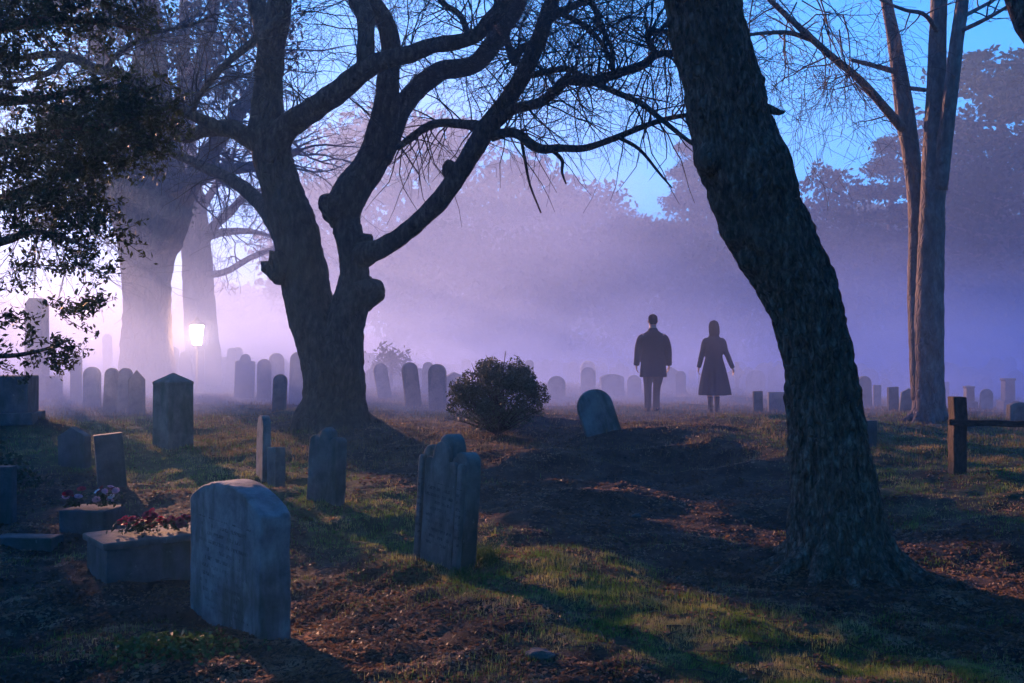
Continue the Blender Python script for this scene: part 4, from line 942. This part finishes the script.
# --- round bush
bp = G(498, 434); bs = bp[1] / F
bo = thing('round_bush', (bp[0], bp[1], Hs(bp[0], bp[1])), 'dense round dark green bush standing in the middle of the grass', 'bush')
c0 = np.array([bp[0], bp[1], Hs(bp[0], bp[1])]); W_ = 55 * bs; Hh = 80 * bs
lobes = [(c0 + np.array([0, 0, Hh * .42]), (W_ * .78, W_ * .74, Hh * .42))]
for k in range(44):
    a = random.random() * 2 * PI; e = random.uniform(-.15, 1.4); f_ = random.uniform(.74, 1.0); rr_ = random.uniform(.1, .24); q = np.array([math.cos(a) * math.cos(e) * W_ * .86 * f_, math.sin(a) * math.cos(e) * W_ * .8 * f_, Hh * .40 + math.sin(e) * Hh * .5 * f_])
    lobes.append((c0 + q, (W_ * rr_, W_ * rr_, W_ * rr_)))
p_ = crown_pts(lobes, 26000, -.35, .09, 9, .35); p_ = p_[p_[:, 2] > c0[2] + .02]
mb = MB(); leaves(mb, p_, .022, .5); mb.build('foliage', M_leaf_bush, bo, False)
mb = MB()
for k in range(60):
    a = random.random() * 2 * PI; e = random.uniform(.1, 1.5); d = np.array([math.cos(a) * math.cos(e), math.sin(a) * math.cos(e), math.sin(e)])
    tube(mb, [c0, c0 + d * np.array([W_, W_, Hh]) * .5 + rv(.03), c0 + d * np.array([W_, W_, Hh]) * random.uniform(.85, 1.06)], [.015, .01, .003], 4)
mb.build('stems', M_twig, bo)
# spiky shrub far behind the pair of tall stones
sp = G(391, 388); so = thing('spiky_shrub', (sp[0], sp[1], Hs(sp[0], sp[1])), 'spiky little shrub in the mist right of the forked tree', 'shrub')
mb = MB(); tube(mb, [sp - np.array([0, 0, .1]), sp + np.array([0, 0, .8])], [.06, .05], 8); mb.build('stem', M_twig, so)
mb = MB(); q = RNG.normal(0, 1, (420, 3)) * np.array([.26, .26, .17]) + sp + np.array([0, 0, .72]); leaves(mb, q, .085, .35)
for k in range(14):
    d = unit(np.array([random.gauss(0, 1), random.gauss(0, .6), random.uniform(.1, 1.1)])); L = random.uniform(.4, .7); c = sp + np.array([0, 0, .7])
    leaves(mb, c + d * L * RNG.random((16, 1)) + RNG.normal(0, .03, (16, 3)), .07, .3)
mb.build('foliage', M_leaf_far, so, False)

# ------------------------------------------------------------------ lamp
LD = 27.; lp = P(197, 334, LD); lz = Hs(lp[0], lp[1])
lamp = thing('lantern_post', (lp[0], lp[1], lz), 'glowing white lantern on a post in front of the slim misty trunk', 'lamp')
M_iron = plain('iron', (.02, .02, .022), .5)
zt = lp[2] - lz
mb = MB(); tube(mb, [(lp[0], lp[1], lz - .1), (lp[0], lp[1], lz + .12), (lp[0], lp[1], lz + .14), (lp[0], lp[1], lz + zt - .34)], [.09, .08, .035, .03], 12); mb.build('post', M_iron, lamp)
m, nt, b = mat('lamp_glass_lit', .4); b.inputs['Base Color'].default_value = (.9, .85, .75, 1); b.inputs['Emission Color'].default_value = (1, .72, .45, 1); b.inputs['Emission Strength'].default_value = 12.; M_glow = m
mb = MB(); tube(mb, [(lp[0], lp[1], lz + zt - .3), (lp[0], lp[1], lz + zt - .28), (lp[0], lp[1], lz + zt + .22), (lp[0], lp[1], lz + zt + .24)], [.1, .12, .19, .16], 6); gl = mb.build('lamp_glass', M_glow, lamp, False)
mb = MB(); tube(mb, [(lp[0], lp[1], lz + zt + .24), (lp[0], lp[1], lz + zt + .26), (lp[0], lp[1], lz + zt + .4), (lp[0], lp[1], lz + zt + .46)], [.24, .23, .06, .02], 12)
for k in range(6):
    a = 2 * PI * k / 6; c_, s_ = math.cos(a), math.sin(a); tube(mb, [(lp[0] + .125 * c_, lp[1] + .125 * s_, lz + zt - .3), (lp[0] + .2 * c_, lp[1] + .2 * s_, lz + zt + .25)], [.012, .012], 4)
tube(mb, [(lp[0], lp[1], lz + zt - .36), (lp[0], lp[1], lz + zt - .3)], [.07, .13], 12)
mb.build('lantern_frame', M_iron, lamp, False)
ld = bpy.data.lights.new('lamp_light', 'POINT'); ld.energy = 110; ld.color = (1, .55, .28); ld.shadow_soft_size = .2
lo = bpy.data.objects.new('lamp_light', ld); C.objects.link(lo); lo.parent = lamp; lo.location = (0, -.35, zt)

# ------------------------------------------------------------------ people
def bake(mb, name, matl, par, voxel, smooth=6, fac=.6):
    V = np.concatenate(mb.v); Fc = np.concatenate(mb.f)
    me = bpy.data.meshes.new('tmp'); me.from_pydata([tuple(q) for q in V], [], [tuple(int(k) for k in f) for f in Fc]); me.update()
    t = bpy.data.objects.new('tmp', me); C.objects.link(t)
    r_ = t.modifiers.new('r', 'REMESH'); r_.mode = 'VOXEL'; r_.voxel_size = voxel
    s_ = t.modifiers.new('s', 'SMOOTH'); s_.iterations = smooth; s_.factor = fac
    dg = bpy.context.evaluated_depsgraph_get(); dg.update(); nm = bpy.data.meshes.new_from_object(t.evaluated_get(dg)); nm.name = name
    bpy.data.objects.remove(t); return link_mesh(name, nm, matl, par)
def loft(mb, rings, n=28, fold=0., zf=0.):          # rings: (cx, cy, z, rx, ry)
    n = 56 if fold else n
    a = np.linspace(0, 2 * PI, n, endpoint=False); V = []
    R_ = catmull(np.array(rings, float), 4) if len(rings) > 2 else np.array(rings, float)
    for cx, cy, z, rx, ry in R_:
        g_ = 1 + fold * max(0., zf - z) * (np.cos(7 * a + .6) + .6 * np.cos(11 * a + 2) + .4 * np.sin(4 * a))
        V.append(np.column_stack([cx + abs(rx) * g_ * np.cos(a), cy + abs(ry) * g_ * np.sin(a), np.full(n, z)]))
    m_ = len(R_); V = np.concatenate(V); i = np.arange(m_ - 1)[:, None]; j = np.arange(n)[None]; j2 = (j + 1) % n
    Fq = np.stack([i * n + j, i * n + j2, (i + 1) * n + j2, (i + 1) * n + j], -1).reshape(-1, 4)
    V = np.vstack([V, [R_[0][0], R_[0][1], R_[0][2]], [R_[-1][0], R_[-1][1], R_[-1][2]]]); k = np.arange(0, n, 2)
    Fq = np.vstack([Fq, np.column_stack([np.full(len(k), m_ * n), (k + 2) % n, (k + 1) % n, k]), np.column_stack([np.full(len(k), m_ * n + 1), (m_ - 1) * n + k, (m_ - 1) * n + (k + 1) % n, (m_ - 1) * n + (k + 2) % n])])
    mb.add(V, Fq)
def tb_(mb, pts, rad, n=14, sub=4): tube(mb, pts, rad, n, sub)
def hand(mb, w, sgn, dirv=(0, .1, -1), s=1.):
    w = np.array(w, float); d = unit(np.array(dirv, float)); side = np.array([0, 1., 0]); side = unit(side - d * side.dot(d)); palm = np.cross(d, side) * sgn
    for k, (o_, L, r_) in enumerate(((-.027, .062, .0078), (-.009, .072, .0085), (.010, .078, .0088), (.028, .070, .0085))):
        b0 = w + side * o_ * s + d * .075 * s
        tube(mb, [w + side * o_ * .6 * s + d * .02, b0, b0 + d * L * .45 * s + palm * .012, b0 + d * L * .8 * s + palm * .03, b0 + d * L * .95 * s + palm * .042], [.012 * s, r_ * s * 1.05, r_ * s, r_ * .95 * s, r_ * .8 * s], 8, 3)
    for o_ in (-.02, 0, .02): tube(mb, [w - d * .01, w + side * o_ * .8 * s + d * .04, w + side * o_ * s + d * .08 * s], [.02 * s, .019 * s, .013 * s], 8, 2)
    t0 = w + side * .022 * s + d * .02
    tube(mb, [t0, t0 + side * .022 * s + d * .025, t0 + side * .032 * s + d * .055 + palm * .012, t0 + side * .03 * s + d * .075 + palm * .02], [.013, .012, .0105, .009], 8, 3)
def head(mb, c, s=1., tilt=0.):
    x, y, z = c                       # centre of the head, facing +y
    loft(mb, [(x, y + .005, z - .118 * s, .025 * s, .03 * s), (x, y + .012, z - .1 * s, .05 * s, .06 * s), (x, y + .006, z - .06 * s, .064 * s, .083 * s), (x, y, z, .075 * s, .096 * s), (x, y - .006, z + .05 * s, .074 * s, .096 * s), (x, y - .01, z + .09 * s, .055 * s, .073 * s), (x, y - .01, z + .112 * s, .022 * s, .03 * s)])
    tube(mb, [(x, y + .088 * s, z + .02 * s), (x, y + .108 * s, z - .018 * s), (x, y + .09 * s, z - .03 * s)], [.01, .014, .01], 8, 3)     # nose
    tube(mb, [(x - .025, y + .078 * s, z - .062 * s), (x, y + .088 * s, z - .06 * s), (x + .025, y + .078 * s, z - .062 * s)], [.006, .009, .006], 8, 3)  # lips
    tube(mb, [(x - .045, y + .075 * s, z + .022 * s), (x, y + .09 * s, z + .018 * s), (x + .045, y + .075 * s, z + .022 * s)], [.009] * 3, 8, 3)    # brow
    for q in (-1, 1): tube(mb, [(x + q * .074 * s, y, z + .022 * s), (x + q * .084 * s, y - .008, z), (x + q * .074 * s, y, z - .028 * s)], [.008, .012, .007], 8, 3)
def eyes(par, c, s=1.):
    for q in (-1, 1):
        bm = bmesh.new(); bmesh.ops.create_uvsphere(bm, u_segments=12, v_segments=8, radius=.012)
        me = bpy.data.meshes.new('eye'); bm.to_mesh(me); bm.free(); e = link_mesh('eye', me, M_eye, par); e.location = (c[0] + q * .031 * s, c[1] + .078 * s, c[2] + .003)
M_eye = plain('eye_white', (.5, .5, .5), .2)
M_skin = plain('skin', (.36, .22, .17), .6, .06); M_jack = plain('cloth_brown_wool', (.035, .022, .026), .95, .3, 60); M_trs = plain('cloth_dark_blue', (.014, .016, .026), .95, .2, 60)
M_coat = plain('cloth_dark_coat', (.018, .016, .026), .95, .3, 60); M_shoe = plain('shoe_leather', (.012, .01, .01), .9); M_hair1 = plain('hair_dark', (.008, .006, .006), 1., .4, 90, .004, 0.); M_hair2 = plain('hair_brown', (.018, .010, .008), 1., .4, 90, .004, 0.)
M_hose = plain('stockings', (.03, .025, .035), .8)
def shoe(mb, x, y, turn=0., heel=.0, z=0.):
    c, s_ = math.cos(turn), math.sin(turn)
    def q(u, v, w): return (x + u * c - v * s_, y + u * s_ + v * c, z + w)
    tube(mb, [q(0, -.07, .035), q(0, -.02, .045 + heel * .5), q(0, .06, .04), q(0, .13, .032), q(0, .18, .028)], [.03, .042, .04, .038, .018], 12, 4)
    tube(mb, [q(0, -.05, .02), q(0, -.05, .1)], [.035, .04], 12, 2)
def person(px, py, hpx, label):
    p = G(px, py); z = Hs(p[0], p[1]); o = thing('person', (p[0], p[1], z), label, 'person', None); o['_o'] = [0, 0, 0]
    return o, p
Hm = 1.8
o, p = person(653, 412, 97, 'man seen from behind in a long brown jacket and dark trousers, walking away')
o.scale = [97 / F * p[1] / 1.8] * 3
hips = ((-.085, .02), (.09, -.02)); feet = ((-.10, -.02), (.075, .12))
B = MB()
loft(B, [(0, 0, .84, .14, .10), (0, 0, .95, .16, .11), (0, 0, 1.1, .14, .1), (0, .01, 1.28, .17, .115), (0, 0, 1.42, .18, .1), (0, -.01, 1.49, .08, .07), (0, .0, 1.54, .068, .07), (0, .01, 1.6, .062, .064)])
head(B, (0, .02, 1.675), 1.06)
for sx in (-1, 1): tb_(B, [(sx * .17, -.01, 1.43), (sx * .25, -.02, 1.2), (sx * .275, -.01, 1.12), (sx * .30, .03, .9)], [.055, .047, .04, .028]); hand(B, (sx * .302, .035, .87), -sx)
for (hx, hy), (fx, fy) in zip(hips, feet): tb_(B, [(hx, hy, .88), (hx * 1.05, hy + .02, .62), ((hx + fx) / 2, (hy + fy) / 2 + .02, .47), (fx, fy, .28), (fx, fy - .04, .08), (fx, fy + .02, .04)], [.085, .07, .05, .052, .035, .03])
bd = bake(B, 'body', M_skin, o, .008, 3, .4); eyes(o, (0, .02, 1.685))
J = MB(); loft(J, [(0, 0, .64, .25, .165), (0, 0, .8, .238, .16), (0, 0, .95, .222, .15), (0, 0, 1.1, .215, .142), (0, .005, 1.28, .235, .145), (0, 0, 1.385, .235, .125), (0, -.005, 1.45, .17, .105), (0, -.01, 1.5, .1, .085), (0, -.01, 1.55, .078, .078)], fold=.09, zf=1.15)
tube(J, [(.075 * math.cos(t), -.01 + .075 * math.sin(t), 1.535) for t in np.linspace(0, 2 * PI, 20)], [.014] * 20, 8)
for sx in (-1, 1): tb_(J, [(sx * .12, -.0, 1.41), (sx * .215, -.01, 1.365), (sx * .262, -.02, 1.24), (sx * .282, -.025, 1.12), (sx * .292, .0, 1.0), (sx * .302, .035, .86)], [.05, .068, .069, .066, .06, .056])
bake(J, 'jacket', M_jack, o, .011, 5)
T = MB(); loft(T, [(0, 0, .8, .165, .115), (0, 0, .9, .17, .12), (0, 0, 1.0, .15, .11)])
for (hx, hy), (fx, fy) in zip(hips, feet): tb_(T, [(hx, hy, .9), (hx * 1.05, hy + .01, .64), ((hx + fx) / 2, (hy + fy) / 2 + .02, .47), (fx, fy - .02, .28), (fx, fy - .03, .07)], [.105, .094, .075, .068, .066])
bake(T, 'trousers', M_trs, o, .011, 5)
for k, (fx, fy) in enumerate(feet): S = MB(); shoe(S, fx, fy, (.1, -.5)[k]); S.build('shoe', M_shoe, o)
h_ = MB(); loft(h_, [(0, -.045, 1.62, .05, .045), (0, -.035, 1.66, .078, .07), (0, -.012, 1.71, .085, .1), (0, .0, 1.755, .082, .105), (0, .0, 1.79, .06, .075), (0, 0, 1.81, .02, .025)]); bake(h_, 'hair', M_hair1, o, .008, 2)
o, p = person(714, 413, 92, 'woman seen from behind in a dark knee-length flared coat, one arm held out')
o.scale = [92 / F * p[1] / 1.7] * 3
feet = ((-.075, .0), (.065, .08))
B = MB(); loft(B, [(0, 0, .82, .15, .11), (0, 0, .92, .165, .12), (0, 0, 1.08, .125, .09), (0, .01, 1.22, .145, .1), (0, 0, 1.33, .15, .085), (0, -.01, 1.4, .07, .06), (0, 0, 1.46, .048, .05), (0, .01, 1.53, .046, .048)])
head(B, (0, .02, 1.588), .95)
ra = [(.15, -.01, 1.33), (.205, -.02, 1.13), (.245, -.03, 1.06), (.355, .03, .82)]; la = [(-.15, -.01, 1.33), (-.205, -.02, 1.12), (-.235, -.01, 1.03), (-.27, .05, .83)]
for A, sg, dv in ((ra, 1, (.3, .05, -1)), (la, -1, (-.12, .2, -1))):
    tb_(B, A, [.045, .038, .033, .022]); hand(B, A[-1], -sg, dv, .88)
for sx, (fx, fy) in zip((-.08, .08), feet): tb_(B, [(sx, 0, .86), (sx, .01, .62), (fx, fy * .5 + .02, .46), (fx, fy, .28), (fx, fy - .03, .1), (fx, fy, .05)], [.085, .065, .046, .05, .03, .027])
bake(B, 'body', M_skin, o, .008, 3, .4); eyes(o, (0, .02, 1.588), .95)
J = MB(); loft(J, [(.01, .01, .33, .285, .23), (.005, .01, .45, .275, .22), (0, 0, .65, .245, .19), (0, 0, .85, .205, .155), (0, 0, 1.0, .165, .125), (0, 0, 1.08, .16, .12), (0, .005, 1.2, .185, .13), (0, 0, 1.31, .18, .11), (0, -.01, 1.37, .12, .09), (0, -.01, 1.45, .085, .085)], fold=.16, zf=1.0)
for A, sg in ((ra, 1), (la, -1)): tb_(J, [(sg * .11, 0, 1.34), (sg * .165, -.01, 1.31), (sg * .205, -.02, 1.15), A[2], (np.array(A[2]) * .45 + np.array(A[3]) * .55), np.array(A[3]) + np.array([0, 0, .01])], [.055, .06, .055, .05, .046, .042])
co = bake(J, 'coat', M_coat, o, .011, 5)
for k, (fx, fy) in enumerate(feet): S = MB(); shoe(S, fx, fy, (.1, -.2)[k], .02); tube(S, [(fx, fy - .04, .05), (fx, fy - .03, .3)], [.04, .052], 14, 2); S.build('boot', M_shoe, o)
h_ = MB(); loft(h_, [(0, -.05, 1.40, .07, .04), (0, -.045, 1.45, .095, .06), (0, -.03, 1.53, .1, .085), (0, -.012, 1.6, .095, .105), (0, .0, 1.655, .083, .1), (0, .0, 1.69, .06, .07), (0, 0, 1.71, .02, .025)]); bake(h_, 'hair', M_hair2, o, .008, 2)

# ------------------------------------------------------------------ haze
def volmat(name, dens, col, g_):
    m = bpy.data.materials.new(name); m.use_nodes = True; nt = m.node_tree; nt.nodes.clear()
    out = nt.nodes.new('ShaderNodeOutputMaterial'); v_ = nt.nodes.new('ShaderNodeVolumePrincipled')
    v_.inputs['Density'].default_value = dens; v_.inputs['Color'].default_value = (*col, 1); v_.inputs['Anisotropy'].default_value = g_
    nt.links.new(v_.outputs[0], out.inputs['Volume']); return m
HAZE_D = .0022; MIST_D = .05
bm = bmesh.new(); bmesh.ops.create_cube(bm, size=1); bmesh.ops.scale(bm, vec=(170, 150, 27), verts=bm.verts); bmesh.ops.translate(bm, vec=(0, 37, 11.4), verts=bm.verts)
me = bpy.data.meshes.new('haze'); bm.to_mesh(me); bm.free()
hz = link_mesh('haze', me, volmat('haze', HAZE_D, (.3, .58, 1.), .5), None, False); tag(hz, 'pale violet mist filling the whole burial ground', 'haze', None, 'stuff')
# the denser mist lying low over the ground beyond the first graves: a lens thinning out towards its rim
bm = bmesh.new(); bmesh.ops.create_cube(bm, size=1); bmesh.ops.scale(bm, vec=(110, 82, 20), verts=bm.verts); bmesh.ops.translate(bm, vec=(0, 54, 9), verts=bm.verts)
me = bpy.data.meshes.new('ground_mist'); bm.to_mesh(me); bm.free()
mm = volmat('ground_mist', .05, (.41, .52, .93), .40); nt = mm.node_tree; pv = [n_ for n_ in nt.nodes if n_.type == 'PRINCIPLED_VOLUME'][0]
sx = N(nt, 'ShaderNodeSeparateXYZ'); tcm = N(nt, 'ShaderNodeTexCoord'); nt.links.new(tcm.outputs['Object'], sx.inputs[0])
ez = math_(nt, 'EXPONENT', math_(nt, 'MULTIPLY', math_(nt, 'SUBTRACT', sx.outputs[2], 1.75), -.75))
xr = N(nt, 'ShaderNodeMapRange'); xr.interpolation_type = 'SMOOTHSTEP'; nt.links.new(sx.outputs[0], xr.inputs[0]); xr.inputs[1].default_value = 18; xr.inputs[2].default_value = -6; xr.inputs[3].default_value = .09; xr.inputs[4].default_value = .31; xf = xr.outputs[0]      # the bank is deeper on the left
ez = math_(nt, 'ADD', ez, math_(nt, 'MULTIPLY', math_(nt, 'EXPONENT', math_(nt, 'MULTIPLY', sx.outputs[2], -.09)), xf))
def sm(v_, a, b_):
    q = N(nt, 'ShaderNodeMapRange'); q.interpolation_type = 'SMOOTHSTEP'; nt.links.new(v_, q.inputs[0]); q.inputs[1].default_value = a; q.inputs[2].default_value = b_; return q.outputs[0]
dn = math_(nt, 'MULTIPLY', ez, sm(sx.outputs[1], 13.2, 21)); dn = math_(nt, 'MULTIPLY', dn, sm(sx.outputs[2], 18.8, 9)); dn = math_(nt, 'MULTIPLY', dn, sm(math_(nt, 'ABSOLUTE', sx.outputs[0]), 54, 42))
nz_ = noise(nt, coords(nt, (.13, .13, .3)), 1., 3, .55)
dn = math_(nt, 'MULTIPLY', dn, ramp(nt, nz_, [(.32, (.1, .1, .1)), (.68, (1.95, 1.95, 1.95))]))
nt.links.new(math_(nt, 'MULTIPLY', dn, MIST_D), pv.inputs['Density'])
gm = link_mesh('ground_mist', me, mm, None, False); tag(gm, 'denser pink mist lying low between the far gravestones', 'mist', None, 'stuff')

# ------------------------------------------------------------------ light
SKYK = .5; SAZ = -math.atan(.6); SEL = R(11.5)
d = Vector((math.sin(SAZ) * math.cos(SEL), math.cos(SAZ) * math.cos(SEL), math.sin(SEL)))
sl = bpy.data.lights.new('sun', 'SUN'); sl.energy = 5; sl.angle = R(.8); sl.color = (1, .51, .31)
so = bpy.data.objects.new('sun', sl); C.objects.link(so); so.rotation_mode = 'QUATERNION'; so.rotation_quaternion = d.to_track_quat('Z', 'Y')
w = bpy.data.worlds.new('World'); SC.world = w; w.use_nodes = True; nt = w.node_tree
bg = nt.nodes['Background']; sky = nt.nodes.new('ShaderNodeTexSky'); sky.sky_type = 'NISHITA'; sky.sun_disc = False
sky.sun_elevation = SEL; sky.sun_rotation = SAZ; sky.ozone_density = 3; sky.air_density = 1.2; sky.dust_density = .1
tint = nt.nodes.new('ShaderNodeMix'); tint.data_type = 'RGBA'; tint.blend_type = 'MULTIPLY'; tint.inputs[0].default_value = 1; tint.inputs[7].default_value = (.05, 1.04, 2.7, 1)

v1 = nt.nodes.new('ShaderNodeVectorMath'); v1.operation = 'MULTIPLY_ADD'; v1.inputs[1].default_value = (SKYK,) * 3; v1.inputs[2].default_value = (1, 1, 1)
v2 = nt.nodes.new('ShaderNodeVectorMath'); v2.operation = 'DIVIDE'
nt.links.new(sky.outputs[0], v1.inputs[0]); nt.links.new(sky.outputs[0], v2.inputs[0]); nt.links.new(v1.outputs[0], v2.inputs[1])      # softens the glare round the sun
nt.links.new(v2.outputs[0], tint.inputs[6]); nt.links.new(tint.outputs[2], bg.inputs['Color']); bg.inputs['Strength'].default_value = .09

for o_ in C.objects:
    if '_o' in o_: del o_['_o']
SC.view_settings.view_transform = 'Standard'; SC.view_settings.look = 'None'; SC.view_settings.exposure = 2.28; SC.view_settings.gamma = 1
SC.render.engine = 'CYCLES'
SC.cycles.use_denoising = True; SC.cycles.max_bounces = 6; SC.cycles.volume_bounces = 1; SC.cycles.volume_step_rate = 1
SC.cycles.sample_clamp_indirect = 4
